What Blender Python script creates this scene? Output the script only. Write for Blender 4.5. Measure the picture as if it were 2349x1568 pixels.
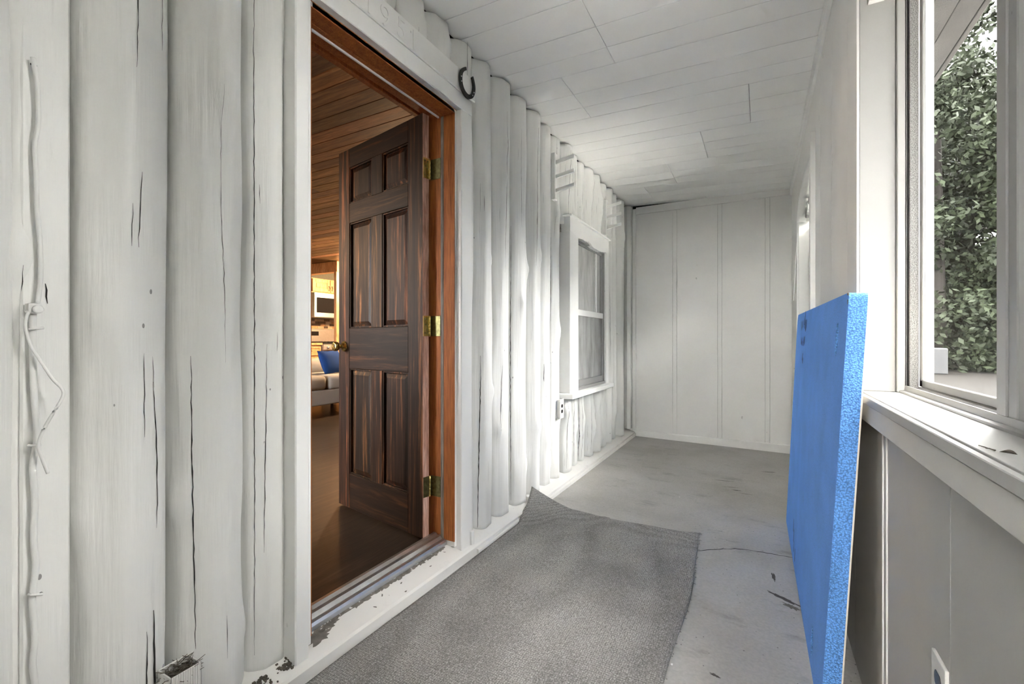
import bpy, bmesh, math, random
import numpy as np
from mathutils import Matrix, Vector

for o in list(bpy.data.objects):
    bpy.data.objects.remove(o, do_unlink=True)
scene = bpy.context.scene
COL = scene.collection

# ------------------------------------------------------------------ camera
cd = bpy.data.cameras.new('camera')
cd.lens = 16.0
cd.sensor_width = 36.0
cd.shift_y = -3.0 / 2349.0
cd.clip_start = 0.02
cam = bpy.data.objects.new('camera', cd)
COL.objects.link(cam)
cam.location = (0, 0, 1.06)
cam.rotation_euler = (math.radians(90), 0, math.radians(28.697))
scene.camera = cam

# ------------------------------------------------------------------ world, lights, exposure
world = bpy.data.worlds.new('overcast_sky')
scene.world = world
world.use_nodes = True
bg = world.node_tree.nodes['Background']
bg.inputs[0].default_value = (1.0, 0.985, 0.955, 1)
bg.inputs[1].default_value = 7.0
scene.view_settings.view_transform = 'Standard'
scene.view_settings.look = 'None'
scene.view_settings.gamma = 1.0
scene.view_settings.use_curve_mapping = False
scene.view_settings.exposure = 4.12
scene.cycles.use_denoising = True
scene.cycles.max_bounces = 7
scene.cycles.diffuse_bounces = 5
scene.cycles.glossy_bounces = 3
scene.cycles.transparent_max_bounces = 8
scene.cycles.use_adaptive_sampling = True
scene.cycles.adaptive_threshold = 0.09
scene.cycles.sample_clamp_indirect = 8.0
scene.cycles.caustics_reflective = False
scene.cycles.caustics_refractive = False


def portal(name, loc, rot, sx, sy):
    d = bpy.data.lights.new(name, 'AREA')
    d.shape = 'RECTANGLE'
    d.size, d.size_y = sx, sy
    d.cycles.is_portal = True
    o = bpy.data.objects.new(name, d)
    COL.objects.link(o)
    o.location = loc
    o.rotation_euler = rot
    return o


# sampling portals (emit nothing themselves) in the two porch windows and the rear opening
YB = -1.60          # inner face of the wall behind the camera
portal('window_portal', (0.46, 1.05, 1.62), (0, math.radians(90), 0), 1.5, 1.5)
portal('window_portal_rear', (-0.08, YB - .15, 1.72), (math.radians(-90), 0, 0), .5, 1.0)
portal('house_window_portal', (-3.95, -1.14, 1.6), (math.radians(-90), 0, 0), 1.1, 1.2)
portal('window_portal_far', (0.46, 3.62, 1.46), (0, math.radians(90), 0), 1.35, 1.3)

# ------------------------------------------------------------------ helpers


def link(o):
    COL.objects.link(o)
    return o


def set_parent(o, p):
    if p is None:
        return
    o.parent = p
    o.matrix_parent_inverse = Matrix.Translation(-Vector(p.location))


def mesh_obj(name, verts, faces, mat=None, parent=None, smooth=False):
    me = bpy.data.meshes.new(name)
    me.from_pydata([tuple(map(float, v)) for v in verts], [], faces)
    me.update()
    if smooth:
        me.polygons.foreach_set('use_smooth', [True] * len(me.polygons))
    if mat is not None:
        me.materials.append(mat)
    o = bpy.data.objects.new(name, me)
    link(o)
    set_parent(o, parent)
    return o


def bm_obj(name, bm, mat=None, parent=None, smooth=False):
    me = bpy.data.meshes.new(name)
    bm.normal_update()
    bm.to_mesh(me)
    bm.free()
    if smooth:
        me.polygons.foreach_set('use_smooth', [True] * len(me.polygons))
    if mat is not None:
        me.materials.append(mat)
    o = bpy.data.objects.new(name, me)
    link(o)
    set_parent(o, parent)
    return o


def add_box(bm, x0, x1, y0, y1, z0, z1, bev=0.0, seg=1):
    r = bmesh.ops.create_cube(bm, size=1.0)
    vs = r['verts']
    for v in vs:
        v.co = Vector(((x0 + x1) / 2 + v.co.x * (x1 - x0), (y0 + y1) / 2 + v.co.y * (y1 - y0),
                       (z0 + z1) / 2 + v.co.z * (z1 - z0)))
    if bev > 0:
        es = list({e for v in vs for e in v.link_edges})
        bmesh.ops.bevel(bm, geom=es, offset=bev, segments=seg, affect='EDGES', profile=0.5)
    return vs


def box(name, x0, x1, y0, y1, z0, z1, mat, parent=None, bev=0.002, seg=1):
    bm = bmesh.new()
    add_box(bm, x0, x1, y0, y1, z0, z1, bev, seg)
    return bm_obj(name, bm, mat, parent)


def boxes(name, lst, mat, parent=None, bev=0.0):
    bm = bmesh.new()
    for b in lst:
        add_box(bm, *b, bev=bev)
    return bm_obj(name, bm, mat, parent)


def prism(name, pts, axis, a0, a1, mat, parent=None, smooth=False):
    """closed 2-D outline pts extruded along axis from a0 to a1 (x: pts=(y,z); y: pts=(x,z); z: pts=(x,y))"""
    n = len(pts)

    def mk(p, a):
        if axis == 'x':
            return (a, p[0], p[1])
        if axis == 'y':
            return (p[0], a, p[1])
        return (p[0], p[1], a)
    V = [mk(p, a0) for p in pts] + [mk(p, a1) for p in pts]
    F = [list(range(n))[::-1], list(range(n, 2 * n))]
    for i in range(n):
        j = (i + 1) % n
        F.append([i, j, n + j, n + i])
    o = mesh_obj(name, V, F, mat, parent, smooth)
    bm = bmesh.new()
    bm.from_mesh(o.data)
    bmesh.ops.recalc_face_normals(bm, faces=bm.faces)
    bm.to_mesh(o.data)
    bm.free()
    return o


def tube(name, pts, r, mat, parent=None, n=8, closed=False):
    P = [Vector(p) for p in pts]
    V, F = [], []
    rr = r if isinstance(r, (list, tuple)) else [r] * len(P)
    for i, p in enumerate(P):
        t = (P[min(i + 1, len(P) - 1)] - P[max(i - 1, 0)]).normalized()
        a = Vector((0, 0, 1)) if abs(t.z) < 0.9 else Vector((1, 0, 0))
        u = t.cross(a).normalized()
        w = t.cross(u).normalized()
        for k in range(n):
            th = 2 * math.pi * k / n
            V.append(p + (u * math.cos(th) + w * math.sin(th)) * rr[i])
    for i in range(len(P) - 1):
        for k in range(n):
            F.append([i * n + k, i * n + (k + 1) % n, (i + 1) * n + (k + 1) % n, (i + 1) * n + k])
    F.append(list(range(n))[::-1])
    F.append([(len(P) - 1) * n + k for k in range(n)])
    return mesh_obj(name, V, F, mat, parent, True)


def lathe(name, prof, mat, parent=None, loc=(0, 0, 0), axis='z', n=24):
    V, F = [], []
    for (r, h) in prof:
        for k in range(n):
            th = 2 * math.pi * k / n
            c, s = r * math.cos(th), r * math.sin(th)
            if axis == 'z':
                p = (c, s, h)
            elif axis == 'x':
                p = (h, c, s)
            else:
                p = (c, h, s)
            V.append((loc[0] + p[0], loc[1] + p[1], loc[2] + p[2]))
    for i in range(len(prof) - 1):
        for k in range(n):
            F.append([i * n + k, i * n + (k + 1) % n, (i + 1) * n + (k + 1) % n, (i + 1) * n + k])
    F.append(list(range(n))[::-1])
    F.append([(len(prof) - 1) * n + k for k in range(n)])
    o = mesh_obj(name, V, F, mat, parent, True)
    return o


def empty(name, loc):
    o = bpy.data.objects.new(name, None)
    o.empty_display_size = 0.05
    o.location = loc
    return link(o)


def tag(o, label, cat, group=None, kind=None):
    o['label'] = label
    o['category'] = cat
    if group:
        o['group'] = group
    if kind:
        o['kind'] = kind
    return o


def smooth_noise(rng, n, k):
    """n samples of smooth random noise built from k control points"""
    c = rng.uniform(-1, 1, k + 3)
    t = np.linspace(0, k, n)
    i = np.floor(t).astype(int)
    f = t - i
    f = f * f * (3 - 2 * f)
    return c[i] * (1 - f) + c[i + 1] * f


# ------------------------------------------------------------------ materials
def new_mat(name):
    m = bpy.data.materials.new(name)
    m.use_nodes = True
    nt = m.node_tree
    return m, nt, nt.nodes['Principled BSDF']


def N(nt, typ, **kw):
    n = nt.nodes.new(typ)
    for k, v in kw.items():
        setattr(n, k, v)
    return n


def coords(nt, scale=(1, 1, 1), kind='Object'):
    tc = N(nt, 'ShaderNodeTexCoord')
    mp = N(nt, 'ShaderNodeMapping')
    mp.inputs['Scale'].default_value = scale
    nt.links.new(tc.outputs[kind], mp.inputs['Vector'])
    return mp.outputs['Vector']


def noise(nt, vec, scale, detail=4, rough=0.55):
    n = N(nt, 'ShaderNodeTexNoise')
    n.inputs['Scale'].default_value = scale
    n.inputs['Detail'].default_value = detail
    n.inputs['Roughness'].default_value = rough
    nt.links.new(vec, n.inputs['Vector'])
    return n.outputs['Fac']


def ramp(nt, fac, stops):
    r = N(nt, 'ShaderNodeValToRGB')
    e = r.color_ramp.elements
    while len(e) < len(stops):
        e.new(0.5)
    for i, (p, c) in enumerate(stops):
        e[i].position = p
        e[i].color = (c[0], c[1], c[2], 1) if not isinstance(c, (int, float)) else (c, c, c, 1)
    nt.links.new(fac, r.inputs['Fac'])
    return r.outputs['Color']


def mixc(nt, fac, a, b, mode='MIX'):
    m = N(nt, 'ShaderNodeMix', data_type='RGBA', blend_type=mode)
    for sock, v in ((m.inputs[0], fac), (m.inputs[6], a), (m.inputs[7], b)):
        if isinstance(v, (int, float)):
            sock.default_value = v
        elif isinstance(v, (tuple, list)):
            sock.default_value = (v[0], v[1], v[2], 1)
        else:
            nt.links.new(v, sock)
    return m.outputs[2]


def bump(nt, bsdf, height, strength=0.3, dist=0.002):
    b = N(nt, 'ShaderNodeBump')
    b.inputs['Strength'].default_value = strength
    b.inputs['Distance'].default_value = dist
    nt.links.new(height, b.inputs['Height'])
    nt.links.new(b.outputs['Normal'], bsdf.inputs['Normal'])


def paint(name, col, rough=0.5, grain=(14, 14, 1.2), specks=0.0, dirt=0.0, bumps=0.25, speckscale=22):
    """old brushed paint: faint tone change, raised grain, small dark chips"""
    m, nt, b = new_mat(name)
    v = coords(nt)
    vg = coords(nt, grain)
    base = ramp(nt, noise(nt, v, 3.0, 5), [(0.3, [c * 0.94 for c in col]), (0.7, col)])
    if dirt > 0:
        d = ramp(nt, noise(nt, v, 6.0, 8, 0.7), [(0.56, 0.0), (0.74, 1.0)])
        dm = N(nt, 'ShaderNodeMath', operation='MULTIPLY')
        nt.links.new(d, dm.inputs[0])
        dm.inputs[1].default_value = dirt
        base = mixc(nt, dm.outputs[0], base, [c * 0.45 for c in col])
    if specks > 0:
        vo = N(nt, 'ShaderNodeTexVoronoi')
        vo.inputs['Scale'].default_value = speckscale
        nt.links.new(coords(nt, (1, 1, 0.55)), vo.inputs['Vector'])
        sm = N(nt, 'ShaderNodeMath', operation='LESS_THAN')
        nt.links.new(vo.outputs['Distance'], sm.inputs[0])
        sm.inputs[1].default_value = 0.055
        gate = ramp(nt, noise(nt, v, 9, 2), [(0.52, 0.0), (0.56, 1.0)])
        mm = N(nt, 'ShaderNodeMath', operation='MULTIPLY')
        nt.links.new(sm.outputs[0], mm.inputs[0])
        nt.links.new(gate, mm.inputs[1])
        m2 = N(nt, 'ShaderNodeMath', operation='MULTIPLY')
        nt.links.new(mm.outputs[0], m2.inputs[0])
        m2.inputs[1].default_value = specks
        base = mixc(nt, m2.outputs[0], base, (0.09, 0.085, 0.08))
    nt.links.new(base, b.inputs['Base Color'])
    b.inputs['Roughness'].default_value = rough
    b.inputs['Specular IOR Level'].default_value = 0.35
    bump(nt, b, noise(nt, vg, 3.0, 5), bumps, 0.004)
    return m


def wood(name, dark, mid, light, scale=(40, 40, 2), rough=0.4, rnd=0.0, knots=False, bumps=0.2, lo=0.35, hi=0.68):
    """grain stretched along the smallest-scale axis; optional tone change from object to object"""
    m, nt, b = new_mat(name)
    v = coords(nt, scale)
    n1 = noise(nt, v, 1.0, 8, 0.68)
    n1.node.inputs['Distortion'].default_value = 0.5
    c = ramp(nt, n1, [(lo, dark), ((lo + hi) / 2, mid), (hi, light)])
    fg = ramp(nt, noise(nt, coords(nt, [q * 4.5 for q in scale]), 1.0, 3), [(0.35, 0.62), (0.65, 1.18)])
    c = mixc(nt, 0.8, c, fg, 'MULTIPLY')
    if rnd > 0:
        oi = N(nt, 'ShaderNodeObjectInfo')
        mr = N(nt, 'ShaderNodeMapRange')
        mr.inputs['To Min'].default_value = 1 - rnd
        mr.inputs['To Max'].default_value = 1 + rnd
        nt.links.new(oi.outputs['Random'], mr.inputs['Value'])
        hv = N(nt, 'ShaderNodeHueSaturation')
        nt.links.new(mr.outputs[0], hv.inputs['Value'])
        mh = N(nt, 'ShaderNodeMapRange')
        mh.inputs['To Min'].default_value = .5 - .03 * rnd
        mh.inputs['To Max'].default_value = .5 + .05 * rnd
        fr_ = N(nt, 'ShaderNodeMath', operation='FRACT')
        m7 = N(nt, 'ShaderNodeMath', operation='MULTIPLY')
        m7.inputs[1].default_value = 7.31
        nt.links.new(oi.outputs['Random'], m7.inputs[0])
        nt.links.new(m7.outputs[0], fr_.inputs[0])
        nt.links.new(fr_.outputs[0], mh.inputs['Value'])
        nt.links.new(mh.outputs[0], hv.inputs['Hue'])
        nt.links.new(c, hv.inputs['Color'])
        c = hv.outputs['Color']
    if knots:
        vo = N(nt, 'ShaderNodeTexVoronoi')
        vo.inputs['Scale'].default_value = 3.4
        nt.links.new(coords(nt, (0.6, 1.6, 1)), vo.inputs['Vector'])
        k = ramp(nt, vo.outputs['Distance'], [(0.06, 1.0), (0.13, 0.0)])
        c = mixc(nt, k, c, [q * 0.25 for q in dark])
    nt.links.new(c, b.inputs['Base Color'])
    b.inputs['Roughness'].default_value = rough
    b.inputs['Specular IOR Level'].default_value = 0.28
    bump(nt, b, n1, bumps, 0.002)
    return m


def plain(name, col, rough=0.5, metal=0.0, var=0.08, scale=30, bumps=0.0, spec=0.5):
    m, nt, b = new_mat(name)
    v = coords(nt)
    n1 = noise(nt, v, scale, 4)
    c = ramp(nt, n1, [(0.3, [q * (1 - var) for q in col]), (0.7, [min(1, q * (1 + var)) for q in col])])
    nt.links.new(c, b.inputs['Base Color'])
    b.inputs['Roughness'].default_value = rough
    b.inputs['Metallic'].default_value = metal
    b.inputs['Specular IOR Level'].default_value = spec
    if bumps > 0:
        bump(nt, b, n1, bumps, 0.002)
    return m


M = {}
M['log'] = paint('old_white_log_paint', (0.76, 0.76, 0.735), 0.42, (22, 22, 1.0), 0.75, 0.10, 0.6, 16)
M['white'] = paint('white_trim_paint', (0.86, 0.86, 0.84), 0.40, (10, 10, 10), 0.35, 0.05, 0.12, 14)
M['panel'] = paint('white_panel_paint', (0.82, 0.815, 0.79), 0.5, (10, 10, 2), 0.35, 0.05, 0.12, 7)
M['dimmed_white'] = paint('dimmed_white_paint', (0.44, 0.436, 0.424), 0.45, (10, 10, 3), 0.5, 0.08, 0.1, 12)  # white paint darkened so strong window light does not bleach it
M['ceil'] = paint('white_ceiling_paint', (0.95, 0.95, 0.935), 0.55, (4, 4, 4), 0.0, 0.0, 0.05)
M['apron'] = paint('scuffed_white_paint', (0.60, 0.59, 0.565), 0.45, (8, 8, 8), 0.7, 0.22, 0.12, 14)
M['lower'] = paint('shaded_scuffed_panel_paint', (0.44, 0.435, 0.415), 0.5, (8, 8, 2), 0.6, 0.12, 0.12, 9)  # panel paint greyed for the shade below the sill, plus real scuffs
M['kerb'] = paint('dirty_white_paint', (0.80, 0.79, 0.76), 0.45, (8, 2, 8), 0.5, 0.30, 0.2, 24)
M['dark'] = plain('dark_gap', (0.012, 0.011, 0.010), 0.9)
M['crack'] = plain('dark_crack', (0.022, 0.020, 0.018), 0.95)
M['alu'] = plain('dull_aluminium', (0.55, 0.55, 0.54), 0.42, 0.85, 0.12, 60)
M['alupaint'] = paint('grey_aluminium_paint', (0.30, 0.30, 0.292), 0.4, (6, 6, 6), 0.5, 0.15, 0.08, 30)
M['speck'] = plain('speckled_grey', (0.28, 0.275, 0.268), 0.7, 0.0, 0.75, 420)
M['mill'] = plain('mill_aluminium', (0.66, 0.665, 0.67), 0.32, 1.0, 0.06, 40)
M['jamb'] = wood('orange_stained_wood', (0.26, 0.080, 0.020), (0.38, 0.125, 0.035), (0.46, 0.155, 0.042), (60, 60, 2.5), 0.62, 0, False, 0.06)
M['doorv'] = wood('dark_stained_pine', (0.009, 0.0045, 0.003), (0.033, 0.0138, 0.0075), (0.25, 0.098, 0.038), (34, 34, 1.3), 0.45, 0.3, False, 0.10, 0.42, 0.66)
M['doorh'] = wood('dark_stained_pine_rail', (0.009, 0.004, 0.0026), (0.025, 0.011, 0.006), (0.11, 0.044, 0.018), (1.8, 34, 34), 0.45, 0.25, False, 0.10, 0.42, 0.68)
M['rawedge'] = wood('raw_door_edge', (0.36, 0.18, 0.13), (0.60, 0.36, 0.28), (0.75, 0.52, 0.43), (60, 60, 4), 0.6, 0, False, 0.1)
M['grey_wood'] = wood('weathered_strip', (0.12, 0.105, 0.09), (0.25, 0.225, 0.20), (0.36, 0.335, 0.30), (70, 70, 3), 0.7, 0, False, 0.2)
M['brass'] = plain('brass', (0.80, 0.66, 0.26), 0.25, 1.0, 0.25, 70)
M['oldbrass'] = plain('tarnished_brass', (0.16, 0.15, 0.07), 0.45, 0.9, 0.3, 70)
M['iron'] = plain('black_iron', (0.022, 0.021, 0.021), 0.45, 0.4, 0.4, 120, 0.3)
M['plank'] = wood('knotty_ceiling_plank', (0.12, 0.058, 0.030), (0.22, 0.115, 0.06), (0.36, 0.21, 0.115), (2.2, 36, 36), 0.45, 0.6, True, 0.1)
M['pine'] = wood('pale_pine', (0.42, 0.22, 0.10), (0.55, 0.30, 0.14), (0.66, 0.40, 0.21), (30, 30, 3), 0.45, 0.06, False, 0.05)
M['laminate'] = wood('dark_floor_laminate', (0.013, 0.008, 0.006), (0.027, 0.0165, 0.012), (0.055, 0.034, 0.024), (26, 2.4, 26), 0.30, 0.2, False, 0.04)
M['sofa'] = plain('grey_sofa_fabric', (0.36, 0.345, 0.325), 0.95, 0, 0.15, 240, 0.25, 0.1)
M['navy'] = plain('blue_fabric', (0.012, 0.045, 0.19), 0.9, 0, 0.2, 200, 0.2, 0.1)
M['steel'] = plain('stainless_steel', (0.60, 0.58, 0.55), 0.35, 0.9, 0.06, 30)
M['black'] = plain('black_glass', (0.010, 0.010, 0.011), 0.12)
M['blackmat'] = plain('black_enamel', (0.012, 0.012, 0.012), 0.4)
M['tile'] = plain('mosaic_tile', (0.42, 0.30, 0.19), 0.3, 0, 0.25, 8)
M['tile2'] = plain('dark_mosaic_tile', (0.10, 0.07, 0.05), 0.25, 0, 0.25, 8)
M['darkwall'] = plain('dark_green_grey_wall', (0.10, 0.095, 0.075), 0.9)
M['plastic'] = plain('ivory_plastic', (0.74, 0.73, 0.70), 0.35, 0, 0.03)
M['bark'] = plain('grey_bark', (0.014, 0.0125, 0.0115), 0.95, 0, 0.35, 14, 0.8, 0.1)
M['soffit'] = plain('weathered_soffit', (0.024, 0.0225, 0.021), 0.9, 0, 0.25, 9)
M['twig'] = plain('dry_debris', (0.10, 0.085, 0.065), 0.9, 0, 0.5, 90)
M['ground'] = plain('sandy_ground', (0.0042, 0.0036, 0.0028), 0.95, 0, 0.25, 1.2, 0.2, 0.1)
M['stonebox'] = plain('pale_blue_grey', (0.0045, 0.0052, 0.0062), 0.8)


def mat_floor():
    m, nt, b = new_mat('painted_concrete')
    v = coords(nt)
    base = ramp(nt, noise(nt, v, 1.6, 6, 0.6), [(0.30, (0.36, 0.345, 0.315)), (0.55, (0.45, 0.44, 0.42)), (0.8, (0.50, 0.495, 0.475))])
    fine = ramp(nt, noise(nt, v, 90, 3), [(0.3, 0.90), (0.7, 1.06)])
    base = mixc(nt, 1.0, base, fine, 'MULTIPLY')
    # small dark chips in the paint
    vo = N(nt, 'ShaderNodeTexVoronoi')
    vo.inputs['Scale'].default_value = 34
    nt.links.new(v, vo.inputs['Vector'])
    lt = N(nt, 'ShaderNodeMath', operation='LESS_THAN')
    lt.inputs[1].default_value = 0.085
    nt.links.new(vo.outputs['Distance'], lt.inputs[0])
    gate = ramp(nt, noise(nt, v, 7, 3), [(0.47, 0.0), (0.53, 0.75)])
    mu = N(nt, 'ShaderNodeMath', operation='MULTIPLY')
    nt.links.new(lt.outputs[0], mu.inputs[0])
    nt.links.new(gate, mu.inputs[1])
    base = mixc(nt, mu.outputs[0], base, (0.05, 0.047, 0.042))
    # soot-like scuffs, streaky
    st = ramp(nt, noise(nt, coords(nt, (2.2, 5.0, 1)), 1.6, 7, 0.7), [(0.57, 0.0), (0.72, 0.45)])
    base = mixc(nt, st, base, (0.10, 0.092, 0.078))
    nt.links.new(base, b.inputs['Base Color'])
    b.inputs['Roughness'].default_value = 0.55
    b.inputs['Specular IOR Level'].default_value = 0.35
    bump(nt, b, noise(nt, v, 60, 4), 0.15, 0.002)
    return m


def mat_carpet():
    m, nt, b = new_mat('grey_loop_carpet')
    v = coords(nt)
    n1 = noise(nt, v, 260, 3, 0.7)
    base = ramp(nt, n1, [(0.30, (0.15, 0.147, 0.140)), (0.50, (0.33, 0.324, 0.312)), (0.72, (0.58, 0.572, 0.553))])
    blot = ramp(nt, noise(nt, v, 4, 5), [(0.3, 0.84), (0.7, 1.06)])
    base = mixc(nt, 1.0, base, blot, 'MULTIPLY')
    # rows of loops
    w1 = N(nt, 'ShaderNodeTexVoronoi')
    w1.inputs['Scale'].default_value = 135
    w1.inputs['Randomness'].default_value = 0.35
    nt.links.new(coords(nt, (1.0, 0.8, 1.0)), w1.inputs['Vector'])
    loop = ramp(nt, w1.outputs['Distance'], [(0.15, 1.12), (0.65, 0.62)])
    base = mixc(nt, 1.0, base, loop, 'MULTIPLY')
    nt.links.new(base, b.inputs['Base Color'])
    b.inputs['Roughness'].default_value = 1.0
    b.inputs['Specular IOR Level'].default_value = 0.05
    inv = N(nt, 'ShaderNodeMath', operation='SUBTRACT')
    inv.inputs[0].default_value = 1.0
    nt.links.new(w1.outputs['Distance'], inv.inputs[1])
    bump(nt, b, inv.outputs[0], 0.7, 0.004)
    return m


def mat_foam(name, col, beads, rough=0.8):
    m, nt, b = new_mat(name)
    v = coords(nt)
    vo = N(nt, 'ShaderNodeTexVoronoi')
    vo.inputs['Scale'].default_value = 210
    nt.links.new(v, vo.inputs['Vector'])
    c = ramp(nt, vo.outputs['Distance'], [(0.1, [min(1, q * (1 + 0.25 * beads)) for q in col]), (0.75, [q * (1 - 0.55 * beads) for q in col])])
    blot = ramp(nt, noise(nt, v, 5, 5), [(0.3, 0.90), (0.7, 1.05)])
    c = mixc(nt, 1.0, c, blot, 'MULTIPLY')
    if beads > 0.5:
        pit = ramp(nt, noise(nt, v, 120, 2), [(0.66, 0.0), (0.72, 0.6)])
        c = mixc(nt, pit, c, [q * 0.25 for q in col])
    nt.links.new(c, b.inputs['Base Color'])
    b.inputs['Roughness'].default_value = rough
    b.inputs['Specular IOR Level'].default_value = 0.2
    inv = N(nt, 'ShaderNodeMath', operation='SUBTRACT')
    inv.inputs[0].default_value = 1.0
    nt.links.new(vo.outputs['Distance'], inv.inputs[1])
    bump(nt, b, inv.outputs[0], 0.25 + 0.5 * beads, 0.003)
    return m


def mat_screen():
    m, nt, b = new_mat('insect_screen')
    b.inputs['Base Color'].default_value = (0.032, 0.033, 0.031, 1)
    b.inputs['Roughness'].default_value = 0.9
    tr = N(nt, 'ShaderNodeBsdfTransparent')
    mx = N(nt, 'ShaderNodeMixShader')
    f = ramp(nt, noise(nt, coords(nt, (60, 60, 3)), 3, 4), [(0.3, 0.56), (0.7, 0.66)])
    sp = N(nt, 'ShaderNodeSeparateXYZ')
    nt.links.new(coords(nt, (2400, 2400, 2400)), sp.inputs[0])
    sn = []
    for ax in ('Y', 'Z'):
        q = N(nt, 'ShaderNodeMath', operation='SINE')
        nt.links.new(sp.outputs[ax], q.inputs[0])
        sn.append(q)
    pr = N(nt, 'ShaderNodeMath', operation='MULTIPLY')
    nt.links.new(sn[0].outputs[0], pr.inputs[0])
    nt.links.new(sn[1].outputs[0], pr.inputs[1])
    ad = N(nt, 'ShaderNodeMath', operation='MULTIPLY_ADD')
    nt.links.new(pr.outputs[0], ad.inputs[0])
    ad.inputs[1].default_value = 0.16
    nt.links.new(f, ad.inputs[2])
    nt.links.new(ad.outputs[0], mx.inputs[0])
    nt.links.new(tr.outputs[0], mx.inputs[1])
    nt.links.new(b.outputs[0], mx.inputs[2])
    nt.links.new(mx.outputs[0], nt.nodes['Material Output'].inputs['Surface'])
    return m


def mat_glass():
    m, nt, b = new_mat('window_glass')
    b.inputs['Base Color'].default_value = (0.9, 0.95, 0.95, 1)
    b.inputs['Roughness'].default_value = 0.03
    tr = N(nt, 'ShaderNodeBsdfTransparent')
    gl = N(nt, 'ShaderNodeBsdfGlossy')
    gl.inputs['Roughness'].default_value = 0.03
    fr = N(nt, 'ShaderNodeFresnel')
    fr.inputs['IOR'].default_value = 1.45
    mx = N(nt, 'ShaderNodeMixShader')
    nt.links.new(fr.outputs[0], mx.inputs[0])
    nt.links.new(tr.outputs[0], mx.inputs[1])
    nt.links.new(gl.outputs[0], mx.inputs[2])
    nt.links.new(mx.outputs[0], nt.nodes['Material Output'].inputs['Surface'])
    return m


def mat_film(name, a, c2, sc):
    m, nt, b = new_mat(name)
    c = ramp(nt, noise(nt, coords(nt, sc), 2.2, 5, 0.6), [(0.3, a), (0.72, c2)])
    nt.links.new(c, b.inputs['Base Color'])
    b.inputs['Roughness'].default_value = 0.12
    b.inputs['Specular IOR Level'].default_value = 0.6
    bump(nt, b, noise(nt, coords(nt, sc), 4, 4), 0.25, 0.01)
    return m


def mat_leaf(name, a, c2):
    m, nt, b = new_mat(name)
    v = coords(nt)
    c = ramp(nt, noise(nt, v, 1.3, 6, 0.7), [(0.35, a), (0.68, c2)])
    nt.links.new(c, b.inputs['Base Color'])
    b.inputs['Roughness'].default_value = 0.7
    b.inputs['Specular IOR Level'].default_value = 0.15
    return m


M['floor'] = mat_floor()
M['carpet'] = mat_carpet()
BLUE = (0.15, 0.37, 0.95)
M['foam'] = mat_foam('blue_foam_face', BLUE, 0.18)
M['foamedge'] = mat_foam('blue_foam_beads', (0.15, 0.38, 0.95), 0.85)
M['foamslot'] = mat_foam('blue_foam_slot', (0.05, 0.15, 0.62), 0.6)
M['cream'] = plain('cream_backing', (0.72, 0.66, 0.55), 0.8)
M['ink'] = plain('dark_blue_marks', (0.02, 0.05, 0.24), 0.8)
M['screen'] = mat_screen()
M['glass'] = mat_glass()
M['film1'] = mat_film('pale_window_film', (0.42, 0.42, 0.40), (0.72, 0.72, 0.70), (6, 6, 1.5))
M['film2'] = mat_film('smoky_window_film', (0.26, 0.26, 0.255), (0.50, 0.50, 0.49), (6, 5, 1.2))
M['leafa'] = mat_leaf('dark_leaf', (0.0030, 0.0048, 0.0019), (0.0082, 0.0122, 0.0045))
M['leafb'] = mat_leaf('mid_leaf', (0.0037, 0.0058, 0.0023), (0.0105, 0.0150, 0.0058))

# ------------------------------------------------------------------ dimensions
XW = 0.258          # inner face of the outer (right) wall
XLOW = 0.283        # panel face below the sill
YF = 5.12           # far wall
SILL = 0.907
HOUSE_Z = 0.082     # floor inside the house


def zc(x):          # porch ceiling height, falling slightly outwards
    return 2.565 - (x + 1.35) * 0.031


def zf(x):          # porch floor height, falling slightly outwards
    return -0.0165 * (x + 1.235)


# ------------------------------------------------------------------ porch floor
fl = mesh_obj('floor', [(-1.6, YB - .2, zf(-1.6)), (0.5, YB - .2, zf(.5)), (0.5, YF + .2, zf(.5)), (-1.6, YF + .2, zf(-1.6)),
                        (-1.6, YB - .2, -.3), (0.5, YB - .2, -.3), (0.5, YF + .2, -.3), (-1.6, YF + .2, -.3)],
              [[0, 1, 2, 3], [7, 6, 5, 4], [0, 4, 5, 1], [1, 5, 6, 2], [2, 6, 7, 3], [3, 7, 4, 0]], M['floor'])
tag(fl, 'grey painted concrete porch floor with dark chips and scuffs', 'floor', kind='structure')


def flat_strip(name, pts, w, z_of, mat, parent, lift=0.0006):
    V, F = [], []
    rng = random.Random(len(pts) * 7 + int(abs(pts[0][0]) * 1000))
    for i, p in enumerate(pts):
        a = Vector(pts[max(i - 1, 0)])
        c = Vector(pts[min(i + 1, len(pts) - 1)])
        t = (c - a).normalized()
        nn = Vector((-t.y, t.x))
        ww = w * rng.uniform(0.5, 1.2) * (0.25 if i in (0, len(pts) - 1) else 1)
        for s in (-1, 1):
            q = Vector(p) + nn * s * ww / 2
            V.append((q.x, q.y, z_of(q.x) + lift))
    for i in range(len(pts) - 1):
        F.append([2 * i, 2 * i + 1, 2 * i + 3, 2 * i + 2])
    return mesh_obj(name, V, F, mat, parent)


rr = random.Random(3)
cr = [(-0.30 + 0.47 * i / 26, 2.485 + 0.135 * math.sin(min(1, i / 14) * 1.5) + 0.05 * i / 26 + rr.uniform(-.004, .004)) for i in range(27)]
flat_strip('crack', cr, 0.006, zf, M['crack'], fl)


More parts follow.
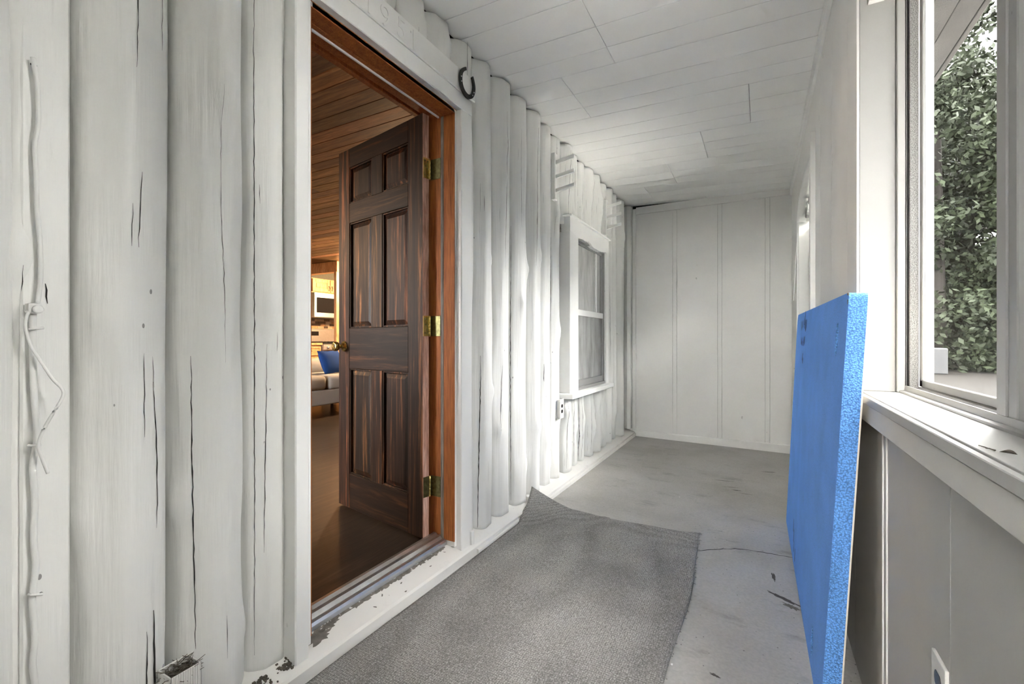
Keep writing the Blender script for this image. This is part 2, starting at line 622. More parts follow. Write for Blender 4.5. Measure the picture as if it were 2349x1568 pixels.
def blot(name, cx, cy, rx, ry, seed, z_of, mat, parent, ang=0.0, n=26, lift=0.0008):
    rg = random.Random(seed)
    V = [(cx, cy, z_of(cx) + lift)]
    for k in range(n):
        th = 2 * math.pi * k / n
        q = rg.uniform(0.45, 1.0)
        x, y = rx * q * math.cos(th), ry * q * math.sin(th)
        X = cx + x * math.cos(ang) - y * math.sin(ang)
        Y = cy + x * math.sin(ang) + y * math.cos(ang)
        V.append((X, Y, z_of(X) + lift))
    F = [[0, 1 + k, 1 + (k + 1) % n] for k in range(n)]
    return mesh_obj(name, V, F, mat, parent)


M['scuff'] = plain('black_scuff', (0.075, 0.070, 0.062), 0.8, 0, 0.3, 60)
M['scuff2'] = plain('brown_scuff', (0.15, 0.14, 0.12), 0.8, 0, 0.3, 60)
for i, (x, y, a, b2, an, mt) in enumerate([(0.05, 2.40, .010, .05, .1, 'scuff'), (0.085, 2.22, .09, .014, -.5, 'scuff'), (0.11, 2.17, .05, .02, -.5, 'scuff2'),
                                           (-0.154, 3.652, .045, .010, .15, 'scuff'), (-.19, 3.71, .08, .006, .2, 'scuff2'), (-.10, 3.60, .06, .005, .1, 'scuff2'),
                                           (-.13, 1.60, .022, .008, -.4, 'scuff'), (-.25, 3.85, .09, .008, .2, 'scuff2'), (.05, 4.3, .07, .012, .3, 'scuff2')]):
    blot('scuff_mark', x, y, a, b2, i + 5, zf, M[mt], fl, an)
for i in range(5):
    rg = random.Random(40 + i)
    blot('paint_fleck', rg.uniform(-.9, .1), rg.uniform(1.5, 4.8), .006, .006, i + 70, zf, M['white'], fl, 0, 8)

# ------------------------------------------------------------------ porch ceiling: grooved boards with butt joints
ce = mesh_obj('ceiling', [(-1.62, YB - .2, zc(-1.62) + .012), (0.5, YB - .2, zc(.5) + .012), (0.5, YF + .2, zc(.5) + .012), (-1.62, YF + .2, zc(-1.62) + .012),
                          (-1.62, YB - .2, 2.8), (0.5, YB - .2, 2.8), (0.5, YF + .2, 2.8), (-1.62, YF + .2, 2.8)],
              [[3, 2, 1, 0], [4, 5, 6, 7], [0, 1, 5, 4], [1, 2, 6, 5], [2, 3, 7, 6], [3, 0, 4, 7]], M['dark'])
tag(ce, 'white painted board ceiling of the porch', 'ceiling', kind='structure')
joints = {0: -.686, 1: -1.0, 2: -.062, 3: -.377, 4: -.695, 5: -1.0, -1: -.06, -2: -.38, -3: -1.0, -4: -.69, -5: -.06, -6: -.38}
widths = (0.205, 0.172, 0.150)


def ceil_board(x0, x1, y0, y1):
    g = 0.0011
    bm = bmesh.new()
    vs = add_box(bm, x0 + g, x1 - g, y0 + g, y1 - g, 0, 1, 0)
    for v in vs:
        v.co.z = zc(v.co.x) + (0.012 if v.co.z > .5 else 0)
    low = [e for e in bm.edges if all(v.co.z < zc(v.co.x) + .006 for v in e.verts)]
    bmesh.ops.bevel(bm, geom=low, offset=0.0006, segments=1, affect='EDGES')
    return bm_obj('ceiling_board', bm, M['ceil'], ce)


for k in range(-7, 7):
    y = 1.875 + 0.527 * k
    for w in widths:
        y1 = min(y + w, YF + .02)
        if y < YF and y1 > YB:
            jx = joints.get(k, -.5)
            ceil_board(-1.345, jx, y, y1)
            ceil_board(jx, XW + .02, y, y1)
        y += w

# ------------------------------------------------------------------ log wall (left)
DOOR_Y0, DOOR_Y1 = 0.990, 1.782     # clear opening between the jamb faces
HEAD_Z = 2.152
WIN_Y0, WIN_Y1, WIN_Z0, WIN_Z1 = 3.37, 4.12, 0.66, 1.90
wl = boxes('wall_left', [(-1.50, -1.39, YB - .2, 0.92, -.3, 2.53), (-1.50, -1.39, 0.92, 1.83, 2.21, 2.53), (-1.50, -1.39, 0.92, 1.83, -.3, .04),
                         (-1.50, -1.39, 1.83, WIN_Y0, -.3, 2.53), (-1.50, -1.39, WIN_Y0, WIN_Y1, -.3, WIN_Z0), (-1.50, -1.39, WIN_Y0, WIN_Y1, WIN_Z1, 2.53),
                         (-1.50, -1.39, WIN_Y1, YF + .1, -.3, 2.53)], M['log'])
tag(wl, 'white painted wall of upright logs between house and porch', 'wall', kind='structure')
XA = -1.385


class Log:
    def __init__(self, y, r, z0, z1, seed, xa=XA, facets=10):
        self.y, self.r, self.z0, self.z1, self.xa = y, r, z0, z1, xa
        rng = np.random.default_rng(seed)
        self.n = max(8, int((z1 - z0) / 2.5 * 96))
        self.m = 56
        z = np.linspace(z0, z1, self.n)
        th = np.linspace(-math.pi, math.pi, self.m, endpoint=False)
        kk = max(3, int((z1 - z0) * 3))
        R = np.full((self.n, self.m), 1e9)
        base = np.linspace(-math.pi, math.pi, facets, endpoint=False) + rng.uniform(-.22, .22, facets)
        for b0 in base:
            a = b0 + 0.13 * smooth_noise(rng, self.n, kk)
            d = r * (0.94 + 0.05 * smooth_noise(rng, self.n, kk) + rng.uniform(-.028, .028))
            c = np.cos(th[None, :] - a[:, None])
            R = np.minimum(R, np.where(c > .2, d[:, None] / np.maximum(c, .2), 1e9))
        R = np.minimum(R, r * 1.01)
        # soften the hewn ridges a little
        R = 0.7 * R + 0.15 * np.roll(R, 1, 1) + 0.15 * np.roll(R, -1, 1)
        # knots
        for _ in range(rng.integers(3, 6)):
            zk, tk = rng.uniform(z0 + .1, z1 - .1), rng.uniform(-1.3, 1.0)
            s = rng.uniform(.018, .034)
            amp = rng.uniform(.007, .016)
            dz = (z[:, None] - zk) / (s * 1.5)
            dt = (th[None, :] - tk) * r / s
            q = dz ** 2 + dt ** 2
            R += amp * np.exp(-q) - amp * .7 * np.exp(-q * 9)
            # grain swells below and above the knot
            R += amp * .45 * np.exp(-(dz / 3.2) ** 2 - dt ** 2 / 2)
        self.cy = y + .006 * smooth_noise(rng, self.n, max(2, kk // 2))
        self.cx = xa + .004 * smooth_noise(rng, self.n, max(2, kk // 2))
        self.z, self.th, self.R = z, th, R
        V = []
        for i in range(self.n):
            for j in range(self.m):
                V.append((self.cx[i] + R[i, j] * math.cos(th[j]), self.cy[i] + R[i, j] * math.sin(th[j]), z[i]))
        F = []
        m = self.m
        for i in range(self.n - 1):
            for j in range(m):
                F.append([i * m + j, i * m + (j + 1) % m, (i + 1) * m + (j + 1) % m, (i + 1) * m + j])
        F.append([j for j in range(m)][::-1])
        F.append([(self.n - 1) * m + j for j in range(m)])
        self.obj = mesh_obj('log', V, F, M['log'], wl, True)
        self.obj.data.polygons[-1].use_smooth = False
        self.obj.data.polygons[-2].use_smooth = False

    def at(self, th, z, lift):
        i = (z - self.z0) / (self.z1 - self.z0) * (self.n - 1)
        i0 = int(min(max(math.floor(i), 0), self.n - 2))
        fi = min(max(i - i0, 0), 1)
        j = (th + math.pi) / (2 * math.pi) * self.m
        j0 = int(math.floor(j))
        fj = j - j0
        g = lambda a, b: self.R[a, b % self.m]
        r = (g(i0, j0) * (1 - fj) + g(i0, j0 + 1) * fj) * (1 - fi) + (g(i0 + 1, j0) * (1 - fj) + g(i0 + 1, j0 + 1) * fj) * fi
        cy = self.cy[i0] * (1 - fi) + self.cy[i0 + 1] * fi
        cx = self.cx[i0] * (1 - fi) + self.cx[i0 + 1] * fi
        return (cx + (r + lift) * math.cos(th), cy + (r + lift) * math.sin(th), z)

    def crack(self, th, z0, z1, w, seed=0, drift=0.0, name='crack'):
        """drying split: a dark ragged strip that follows the log's surface"""
        rg = random.Random(seed)
        n = max(4, int((z1 - z0) / .02))
        V, F = [], []
        t = th
        for i in range(n + 1):
            f = i / n
            z = z0 + (z1 - z0) * f
            t = th + drift * f + rg.uniform(-.012, .012)
            ww = .55 * w * (0.12 + math.sin(math.pi * min(max(f, .02), .98)) ** .6) * rg.uniform(.55, 1.15) / self.r
            V.append(self.at(t - ww / 2, z, .0009))
            V.append(self.at(t + ww / 2, z, .0009))
        for i in range(n):
            F.append([2 * i, 2 * i + 1, 2 * i + 3, 2 * i + 2])
        return mesh_obj(name, V, F, M['crack'], self.obj)


def ztop(x=-1.385):
    return zc(-1.30) - .016


LOG_BASE = 0.062
right_logs = [(1.894, .101), (2.087, .099), (2.281, .103), (2.489, .114), (2.700, .106), (2.892, .094), (3.073, .094), (3.266, .107), (3.449, .083),
              (3.609, .084), (3.789, .103), (4.000, .112), (4.205, .096), (4.394, .100), (4.576, .089), (4.775, .112)]
LG = {}
for i, (y, r) in enumerate(right_logs):
    tz = ztop() - (0.0 if i % 3 else .012)
    if 7 <= i <= 11:
        LG['b%d' % i] = Log(y, r * 1.01, LOG_BASE, 0.65, 200 + i)
        LG['t%d' % i] = Log(y, r * 1.01, 1.94, tz, 300 + i)
    else:
        LG[i] = Log(y, r * 1.01, LOG_BASE, tz, 100 + i)
for i, y in enumerate((1.705, 1.515, 1.325, 1.13, 0.945)):
    LG['d%d' % i] = Log(y, .099, 2.24, ztop() - (.01 if i % 2 else 0), 400 + i)
LG['B'] = Log(0.508, .1027, LOG_BASE, ztop(), 501)
LG['C'] = Log(0.706, .1022, LOG_BASE, ztop(), 502)
LG['D'] = Log(0.872, .080, LOG_BASE, ztop(), 503)
LG['A'] = Log(0.235, .1000, LOG_BASE, ztop(), 504)
LG['A2'] = Log(0.345, .052, LOG_BASE, ztop(), 511, xa=-1.392)
for i, y in enumerate((0.035, -0.165, -0.365, -0.565, -0.765, -0.965, -1.165, -1.365, -1.555)):
    LG['n%d' % i] = Log(y, .101, LOG_BASE, ztop(), 520 + i)
# splits seen in the photograph
C = LG['B'].crack
C(.05, 1.70, 2.02, .004, 1, .05)
C(.12, 1.28, 1.46, .0045, 2, .05)
C(.28, 0.83, 1.03, .0035, 3)
C(.62, 0.60, 0.96, .006, 4, -.12)
C(.70, 1.78, 2.20, .0035, 5)
C(.60, 0.16, 0.40, .012, 6)
C(.38, 0.12, 0.36, .006, 7)
C(-.02, 1.28, 1.38, .0035, 8)
LG['C'].crack(-.62, 0.25, 1.02, .006, 9, -.05)
LG['C'].crack(.12, 1.0, 1.75, .0022, 10, -.1)
LG['D'].crack(-.40, 0.42, 1.05, .004, 11, .1)
LG['D'].crack(-.72, .12, 2.3, .004, 12)
LG['A'].crack(.55, 0.30, 0.60, .004, 13)
LG[1].crack(-.72, .075, 0.98, .010, 14, .10)
LG[0].crack(-.1, 2.36, 2.55, .008, 15)
LG[1].crack(-.30, 1.75, 1.83, .004, 16)
LG[2].crack(-.12, 1.45, 2.38, .006, 17, .15)
LG[2].crack(-.45, .55, 0.92, .005, 18, .2)
LG[3].crack(-.95, .10, 1.75, .007, 19)
LG[3].crack(-.25, 1.75, 2.35, .004, 20)
LG[4].crack(-.25, 1.55, 2.45, .009, 21, .12)
LG[5].crack(-.55, 0.78, 0.90, .009, 22)
LG[6].crack(-.85, 1.2, 1.8, .006, 23)
LG[6].crack(-.25, 2.2, 2.52, .005, 24)
for i, k in enumerate(('b7', 'b8', 'b9', 'b10', 't7', 't8', 't9', 't10')):
    L = LG[k]
    L.crack(-.5 + .07 * i, L.z0 + .03, L.z1 - .04, .006, 30 + i, .06)
LG['b9'].crack(-.75, .08, .60, .010, 50, .1)
LG[12].crack(-.5, .9, 1.75, .006, 51, .06)
LG[13].crack(-.4, .8, 1.6, .005, 52)
LG[15].crack(.15, .1, 2.4, .006, 53)
rg = random.Random(9)
for k in list(LG):
    L = LG[k]
    for _ in range(2):
        zz = rg.uniform(L.z0 + .05, max(L.z0 + .06, L.z1 - .2))
        L.crack(rg.uniform(-.8, .7), zz, min(L.z1 - .02, zz + rg.uniform(.05, .16)), .0022, rg.randint(0, 999))

# sill ledge and kerb along the foot of the log wall
SIL = [(-1.236, -.05), (-1.236, .040), (-1.246, .046), (-1.40, .092), (-1.40, -.05)]
kb = prism('baseboard_left', SIL, 'y', YB - .1, YF + .02, M['kerb'])
tag(kb, 'dirty white painted sloping sill along the foot of the log wall', 'baseboard', kind='structure')
prism('edge_strip', [(-1.224, zf(-1.23) - .004), (-1.224, .022), (-1.228, .028), (-1.237, .028), (-1.237, zf(-1.23) - .004)], 'y', 1.895, YF, M['kerb'], kb)

# ------------------------------------------------------------------ door surround (trim)
tr = empty('trim_1', (-1.27, 1.35, HOUSE_Z))
tag(tr, 'white painted board surround of the open doorway', 'door frame', kind='structure')
XC = -1.260
box('casing', -1.33, XC, 1.797, 1.889, .052, 2.1715, M['white'], tr, .004)
box('casing', -1.33, XC, 0.911, 0.960, .052, 2.1715, M['white'], tr, .004)
box('casing', -1.33, XC, 0.911, 1.889, 2.172, 2.248, M['white'], tr, .003)
hb = box('header_board', -1.33, XC + .006, 0.86, 1.912, 2.2485, 2.354, M['white'], tr, .004)
# stepped inner stop behind the casing
box('inner_casing', -1.345, -1.289, DOOR_Y1 + .001, 1.798, .07, 2.171, M['white'], tr, .002)
box('inner_casing', -1.345, -1.289, 0.961, DOOR_Y0 - .001, .07, 2.171, M['white'], tr, .002)
box('inner_casing', -1.345, -1.2895, 0.961, 1.798, HEAD_Z, 2.1705, M['white'], tr, .002)
box('back_band', -1.2595, -1.2475, 1.868, 1.890, .056, .12, M['white'], tr, .002)
# stained jambs: outer face, bare stop strip, deeper rebate where the leaf closes
for nm, x0, x1, dy, mt in (('jamb_face', -1.354, -1.2895, -.0015, 'jamb'), ('stop_strip', -1.371, -1.354, -.003, 'grey_wood'), ('jamb_rebate', -1.475, -1.371, 0.010, 'jamb')):
    box(nm, x0, x1, DOOR_Y1 + dy, DOOR_Y1 + .05, .095, 2.20, M[mt], tr, .0012)
    box(nm, x0, x1, DOOR_Y0 - .05, DOOR_Y0 - dy, .095, 2.20, M[mt], tr, .0012)
    box(nm, x0, x1, DOOR_Y0 - dy + .0003, DOOR_Y1 + dy - .0003, HEAD_Z + (dy if dy < 0 else .028), 2.215, M['jamb'], tr, .0012)
box('weather_strip', -1.380, -1.372, DOOR_Y0 + .01, DOOR_Y1 - .012, HEAD_Z - .012, HEAD_Z - .004, M['white'], tr, .001)
box('inside_casing', -1.53, -1.50, 1.795, 1.89, HOUSE_Z, 2.184, M['jamb'], tr, .003)
box('inside_casing', -1.53, -1.50, .88, .978, HOUSE_Z, 2.184, M['jamb'], tr, .003)
box('inside_casing', -1.53, -1.50, .88, 1.89, 2.185, 2.29, M['jamb'], tr, .003)

# painted-over raised numerals 1951 on the header board


def numeral(ch, y, z, size):
    cu = bpy.data.curves.new('numeral', 'FONT')
    cu.body = ch
    cu.size = size
    cu.extrude = .0016
    cu.bevel_depth = .0008
    cu.align_x = 'CENTER'
    cu.offset = -.0015
    t = bpy.data.objects.new('tmp', cu)
    link(t)
    dg = bpy.context.evaluated_depsgraph_get()
    me = bpy.data.meshes.new_from_object(t.evaluated_get(dg))
    bpy.data.objects.remove(t, do_unlink=True)
    # text plane XY -> wall plane: text x -> +y, text y -> +z, text z -> +x
    me.transform(Matrix(((0, 0, 1, XC + .0065), (1, 0, 0, y), (0, 1, 0, z), (0, 0, 0, 1))))
    me.materials.clear()
    me.materials.append(M['white'])
    o = bpy.data.objects.new('numeral', me)
    link(o)
    set_parent(o, hb)
    o.matrix_parent_inverse = Matrix.Translation(-Vector(tr.location)) @ Matrix.Identity(4) if False else Matrix.Identity(4)
    return o


for ch, y, z in (('1', 1.205, 2.252), ('9', 1.286, 2.252), ('5', 1.375, 2.258), ('1', 1.449, 2.256)):
    numeral(ch, y, z, .118)

# threshold: mill aluminium saddle
th_pts = [(-1.336, .070), (-1.337, .088), (-1.343, .097), (-1.352, .101), (-1.360, .098), (-1.363, .101), (-1.372, .110), (-1.384, .113), (-1.392, .108),
          (-1.396, .111), (-1.404, .117), (-1.418, .117), (-1.430, .108), (-1.430, .070)]
ths = prism('trim_2', th_pts, 'y', DOOR_Y0 - .01, DOOR_Y1 + .004, M['mill'])
tag(ths, 'ridged bare aluminium threshold in the doorway', 'threshold', kind='structure')

# flaked paint on the sill by the threshold


def sill_z(x):
    return .046 + (-1.246 - x) * .2987


M['flake'] = plain('bare_grey_timber', (0.19, 0.175, 0.155), 0.9, 0, 0.3, 40)
blot('bare_patch', -1.312, 1.03, .034, .065, 11, sill_z, M['flake'], kb, 0, 40)
blot('bare_patch', -1.322, 1.085, .020, .05, 12, sill_z, M['flake'], kb, 0, 34)
for i in range(14):
    rg = random.Random(i + 200)
    blot('bare_patch', -1.331 + rg.uniform(0, .004), 1.12 + i * .047, .010 + rg.uniform(0, .008), .036, 30 + i, sill_z, M['flake'], kb, 0, 18)
for i in range(6):
    rg = random.Random(i + 300)
    blot('bare_patch', rg.uniform(-1.31, -1.255), rg.uniform(1.0, 1.75), .004, .009, 60 + i, sill_z, M['flake'], kb, rg.uniform(-1, 1), 8)

# ------------------------------------------------------------------ door leaf (open inwards)
HINGE = Vector((-1.442, 1.777, .092))
LEAF_W, LEAF_H, LEAF_T = 0.772, 2.080, 0.038
door = empty('door_1', HINGE)
tag(door, 'dark stained six-panel wooden door standing open into the house', 'door', kind='structure')
DIR = Vector((-0.733, 0.139, 0)).normalized()
OUT = Vector((-DIR.y, DIR.x, 0))        # thickness direction
if OUT.y > 0:
    OUT = -OUT                          # towards the camera
LM = Matrix(((DIR.x, OUT.x, 0, 0), (DIR.y, OUT.y, 0, 0), (0, 0, 1, 0), (0, 0, 0, 1)))


def leaf_box(name, s0, s1, t0, t1, z0, z1, mat, parent=door, bev=.002):
    bm = bmesh.new()
    add_box(bm, s0, s1, t0, t1, z0, z1, bev)
    me = bpy.data.meshes.new(name)
    bm.to_mesh(me)
    bm.free()
    me.materials.append(mat)
    o = bpy.data.objects.new(name, me)
    link(o)
    o.parent = parent
    if parent is door:
        o.matrix_local = LM
    return o


T = LEAF_T
leaf_box('stile', .0015, .115, 0, T, 0, LEAF_H, M['doorv'])
leaf_box('stile', LEAF_W - .115, LEAF_W, 0, T, 0, LEAF_H, M['doorv'])
leaf_box('raw_edge', -.0015, .0015, .0005, T - .0005, .001, LEAF_H - .001, M['rawedge'], bev=.0005)
rows = [(.092, .300), (.0, 0)]
H = LEAF_H
pz = [(H * (1 - .153), H * (1 - .053)), (H * (1 - .500), H * (1 - .208)), (H * (1 - .905), H * (1 - .612))]
rails = [(H * (1 - .053), H), (pz[1][1], pz[0][0]), (pz[2][1], pz[1][0]), (0, pz[2][0])]
for z0, z1 in rails:
    leaf_box('rail', .115, LEAF_W - .115, .0005, T - .0005, z0, z1, M['doorh'])
ml, mr_ = LEAF_W / 2 - .050, LEAF_W / 2 + .050
for z0, z1 in pz:
    leaf_box('mullion', ml, mr_, .0005, T - .0005, z0, z1, M['doorv'])
    for s0, s1 in ((.115, ml), (mr_, LEAF_W - .115)):
        # raised panel: thin field with a bevelled border
        bm = bmesh.new()
        for t_out, t_in, sgn in ((T * .5 + .002, T * .5 + .0125, 1), (T * .5 - .002, T * .5 - .0125, -1)):
            o_ = [(s0 - .004, z0 - .004), (s1 + .004, z0 - .004), (s1 + .004, z1 + .004), (s0 - .004, z1 + .004)]
            g_ = [(s0 + .012, z0 + .012), (s1 - .012, z0 + .012), (s1 - .012, z1 - .012), (s0 + .012, z1 - .012)]
            i_ = [(s0 + .036, z0 + .036), (s1 - .036, z0 + .036), (s1 - .036, z1 - .036), (s0 + .036, z1 - .036)]
            rings = []
            for pts, tt in ((o_, t_out), (g_, t_out), (i_, t_in)):
                rings.append([bm.verts.new((p[0], tt, p[1])) for p in pts])
            for a, b in ((0, 1), (1, 2)):
                for q in range(4):
                    bm.faces.new([rings[a][q], rings[a][(q + 1) % 4], rings[b][(q + 1) % 4], rings[b][q]])
            bm.faces.new(rings[2])
        bmesh.ops.recalc_face_normals(bm, faces=bm.faces)
        o = bm_obj('panel', bm, M['doorv'])
        o.parent = door
        o.matrix_local = LM
        # sticking moulding round the panel
        bm = bmesh.new()
        for sg, tf in ((1, T - .004), (-1, .004)):
            for a0, a1, b0, b1 in ((s0, s0 + .009, z0, z1), (s1 - .009, s1, z0, z1), (s0, s1, z0, z0 + .009), (s0, s1, z1 - .009, z1)):
                add_box(bm, a0, a1, min(T / 2 + sg * .003, tf), max(T / 2 + sg * .003, tf), b0, b1, .002)
        o = bm_obj('moulding', bm, M['doorv'])
        o.parent = door
        o.matrix_local = LM
# hinges: leaf plate on the door edge, knuckle, plate on the jamb
for hz, mt in ((1.815, 'brass'), (1.040, 'brass'), (.250, 'oldbrass')):
    h = box('hinge', -1.452, -1.380, DOOR_Y1 + .0070, DOOR_Y1 + .0125, HINGE.z + hz - .05, HINGE.z + hz + .05, M['oldbrass'], None, .001)
    h.parent = door
    h.matrix_parent_inverse = Matrix.Translation(-HINGE)
    p = leaf_box('plate', -.0035, -.0014, .003, T - .001, hz - .05, hz + .05, M[mt], bev=.0005)
    k = lathe('knuckle', [(.0055, hz - .052), (.0055, hz - .03), (.0048, hz - .029), (.0055, hz - .028), (.0055, hz - .01), (.0048, hz - .009), (.0055, hz - .008),
                          (.0055, hz + .012), (.0048, hz + .013), (.0055, hz + .014), (.0055, hz + .052)], M['brass'], None, (-.006, -.002, 0), 'z', 12)
    k.parent = door
    k.matrix_local = LM
    for q in ((.010, -.035), (.026, -.034), (.012, .0), (.024, .008), (.010, .034), (.026, .036)):
        s = lathe('screw', [(.0038, -.0042), (.0030, -.0046)], M['oldbrass'], None, (0, 0, 0), 'x', 10)
        s.data.transform(Matrix.Translation((0, q[0], hz + q[1])))
        s.parent = door
        s.matrix_local = LM
# door knob both sides
for sgn, t0 in ((1, T), (-1, 0)):
    kn = lathe('knob', [(.030, 0), (.031, .004), (.026, .008), (.012, .012), (.011, .030), (.016, .036), (.025, .044), (.028, .054), (.027, .064), (.020, .069), (.012, .067)],
               M['brass'], None, (0, 0, 0), 'y', 28)
    if sgn < 0:
        kn.data.transform(Matrix.Scale(-1, 4, (0, 1, 0)))
    kn.data.transform(Matrix.Translation((LEAF_W - .062, t0, .935)))
    kn.parent = door
    kn.matrix_local = LM
leaf_box('latch_plate', LEAF_W - .0005, LEAF_W + .0015, T / 2 - .012, T / 2 + .012, .905, .965, M['brass'], bev=.0004)

# ------------------------------------------------------------------ window in the log wall
w1 = empty('window_1', (-1.27, 3.74, .65))
tag(w1, 'white framed double-hung window with cloudy film in the log wall', 'window', kind='structure')
box('casing', -1.36, -1.258, 3.205, 3.385, .665, 1.884, M['white'], w1, .003)
box('casing', -1.36, -1.258, 4.118, 4.195, .665, 1.884, M['white'], w1, .003)
# head casing with a worn, scalloped lower edge
pts = [(3.205, 1.9955), (3.205, 1.8845)]
rg = random.Random(5)
for i in range(33):
    f = i / 32
    pts.append((3.385 + .735 * f, 1.862 + .010 * math.sin(f * 7.5) + rg.uniform(-.003, .003) + (.012 if .3 < f < .42 else 0)))
pts += [(4.195, 1.8845), (4.195, 1.9955)]
prism('head_casing', pts, 'x', -1.33, -1.2575, M['white'], w1)
box('drip_cap', -1.36, -1.240, 3.195, 4.205, 1.996, 2.010, M['white'], w1, .003)
box('stool', -1.36, -1.215, 3.150, 4.215, .626, .665, M['white'], w1, .004)
box('frame_member', -1.40, -1.275, 3.385, 3.425, .665, 1.90, M['alupaint'], w1, .003)
box('frame_member', -1.40, -1.275, 4.105, 4.120, .665, 1.90, M['alupaint'], w1, .003)
box('frame_member', -1.40, -1.275, 3.385, 4.120, 1.862, 1.90, M['alupaint'], w1, .003)
box('frame_member', -1.40, -1.270, 3.385, 4.120, .660, .690, M['alupaint'], w1, .003)
up = box('sash', -1.325, -1.296, 3.425, 3.450, 1.262, 1.862, M['alupaint'], w1, .003)
box('sash', -1.325, -1.296, 4.085, 4.105, 1.262, 1.862, M['alupaint'], w1, .003)
box('sash', -1.325, -1.296, 3.425, 4.105, 1.842, 1.862, M['alupaint'], w1, .003)
box('meeting_rail', -1.325, -1.285, 3.425, 4.105, 1.262, 1.312, M['white'], w1, .003)
box('sash', -1.315, -1.288, 3.425, 3.450, .690, 1.262, M['alupaint'], w1, .003)
box('sash', -1.315, -1.288, 4.085, 4.105, .690, 1.262, M['alupaint'], w1, .003)
box('bottom_rail', -1.315, -1.284, 3.425, 4.105, .690, .742, M['alupaint'], w1, .003)
box('pane', -1.318, -1.312, 3.449, 4.086, 1.311, 1.843, M['film1'], w1, 0)
box('pane', -1.308, -1.303, 3.449, 4.086, .741, 1.263, M['film2'], w1, 0)
box('blind_edge', -1.312, -1.304, 3.95, 3.985, 1.312, 1.842, M['white'], w1, .002)

# ------------------------------------------------------------------ far wall
wf = box('wall_far', -1.60, .50, YF + .012, YF + .12, -.3, 2.75, M['dark'], None, 0)
tag(wf, 'white panelled end wall of the porch', 'wall', kind='structure')
edges = [-1.262, -1.222, -.834, -.792, -.393, -.352, .034, .075, .262]
for a, b in zip(edges, edges[1:]):
    box('wall_panel', a + .0008, b - .0008, YF, YF + .0125, .02, 2.53, M['panel'], wf, .0012)
box('wall_panel', -1.42, -1.2628, YF, YF + .0125, .02, 2.56, M['panel'], wf, .001)
tf = box('trim_3', -1.262, -1.225, YF - .020, YF - .001, .085, 2.515, M['panel'], None, .003)
tag(tf, 'narrow white corner board where the log wall meets the end wall', 'trim', kind='structure')
tf2 = prism('trim_4', [(YF - .0005, 2.462), (YF - .014, 2.462), (YF - .014, 2.54), (YF - .0005, 2.54)], 'x', -1.222, XW - .002, M['panel'])
tag(tf2, 'flat white board along the top of the end wall', 'trim', kind='structure')
bb = prism('baseboard_far', [(YF - .0005, -.04), (YF - .016, -.04), (YF - .016, .052), (YF - .010, .060), (YF - .0005, .060)], 'x', -1.222, XW - .002, M['panel'])
tag(bb, 'low white baseboard along the end wall', 'baseboard', kind='structure')
tl = prism('trim_5', [(-1.345, YF - .002), (-1.345, YF - .075), (-1.30, YF - .095), (-1.268, YF - .075), (-1.268, YF - .002)], 'z', .085, ztop(), M['log'])
tag(tl, 'smooth white corner post at the end of the log wall', 'trim', kind='structure')

# ------------------------------------------------------------------ outer wall (right) with two window openings
AY0, AY1 = 3.02, 4.22
FSILL = .84


def arch(y):
    f = (y - (AY0 + AY1) / 2) / ((AY1 - AY0) / 2)
    return 1.99 + .125 * math.sqrt(max(0, 1 - f * f))


bm = bmesh.new()
WX1 = .40
Y2A, Y2B, Z2H = 0.36, 1.745, 2.30
for b in ((XLOW, WX1 + .05, YB - .2, 1.745, -.3, .886), (XW + .006, WX1 + .05, YB - .2, Y2A, .886, 2.75), (XW + .006, WX1 + .05, Y2A, Y2B, Z2H, 2.75),
          (XLOW, WX1 + .05, 1.785, AY0 - .06, -.3, .83), (XW + .006, WX1 + .05, 1.785, AY0, .83, 2.75), (XW + .006, WX1 + .05, AY0 - .06, AY0, -.3, .83), (XW + .006, WX1 + .05, AY0, AY1, -.3, FSILL), (XW + .006, WX1 + .05, AY1, YF + .12, -.3, 2.75), (XLOW, WX1 + .05, 1.745, 1.785, -.3, .886),
          (XW + .006, WX1 + .05, 1.745, 1.785, 2.3, 2.75)):
    add_box(bm, *b)
na = 24
for i in range(na):
    ya, yb = AY0 + (AY1 - AY0) * i / na, AY0 + (AY1 - AY0) * (i + 1) / na
    za, zb = arch(ya), arch(yb)
    vs = [bm.verts.new((x, y, z)) for x in (XW + .006, WX1 + .05) for (y, z) in ((ya, za), (yb, zb), (yb, 2.75), (ya, 2.75))]
    for q in ((0, 1, 2, 3), (7, 6, 5, 4), (0, 4, 5, 1)):
        bm.faces.new([vs[w] for w in q])
wr = bm_obj('wall_right', bm, M['panel'])
tag(wr, 'pale panelled outer wall of the porch with window openings', 'wall', kind='structure')
for a, b in ((1.7395, 1.918), (1.918, 2.316), (2.316, 2.72), (2.72, AY0 - .06)):
    box('wall_panel', XW, XW + .0065, a + .0008, b - .0008, .832, 2.53, M['panel'], wr, .001)
box('wall_panel', XW, XW + .0065, AY1 + .06, 4.70, -.02, 2.53, M['panel'], wr, .001)
box('wall_panel', XW, XW + .0065, 4.70, YF, -.02, 2.53, M['panel'], wr, .001)
box('wall_panel', XW, XW + .0065, AY0 - .06, AY1 + .06, 2.16, 2.53, M['panel'], wr, .001)
box('wall_panel', XW, XW + .0065, AY0 - .06, AY1 + .06, -.02, FSILL - .04, M['panel'], wr, .001)
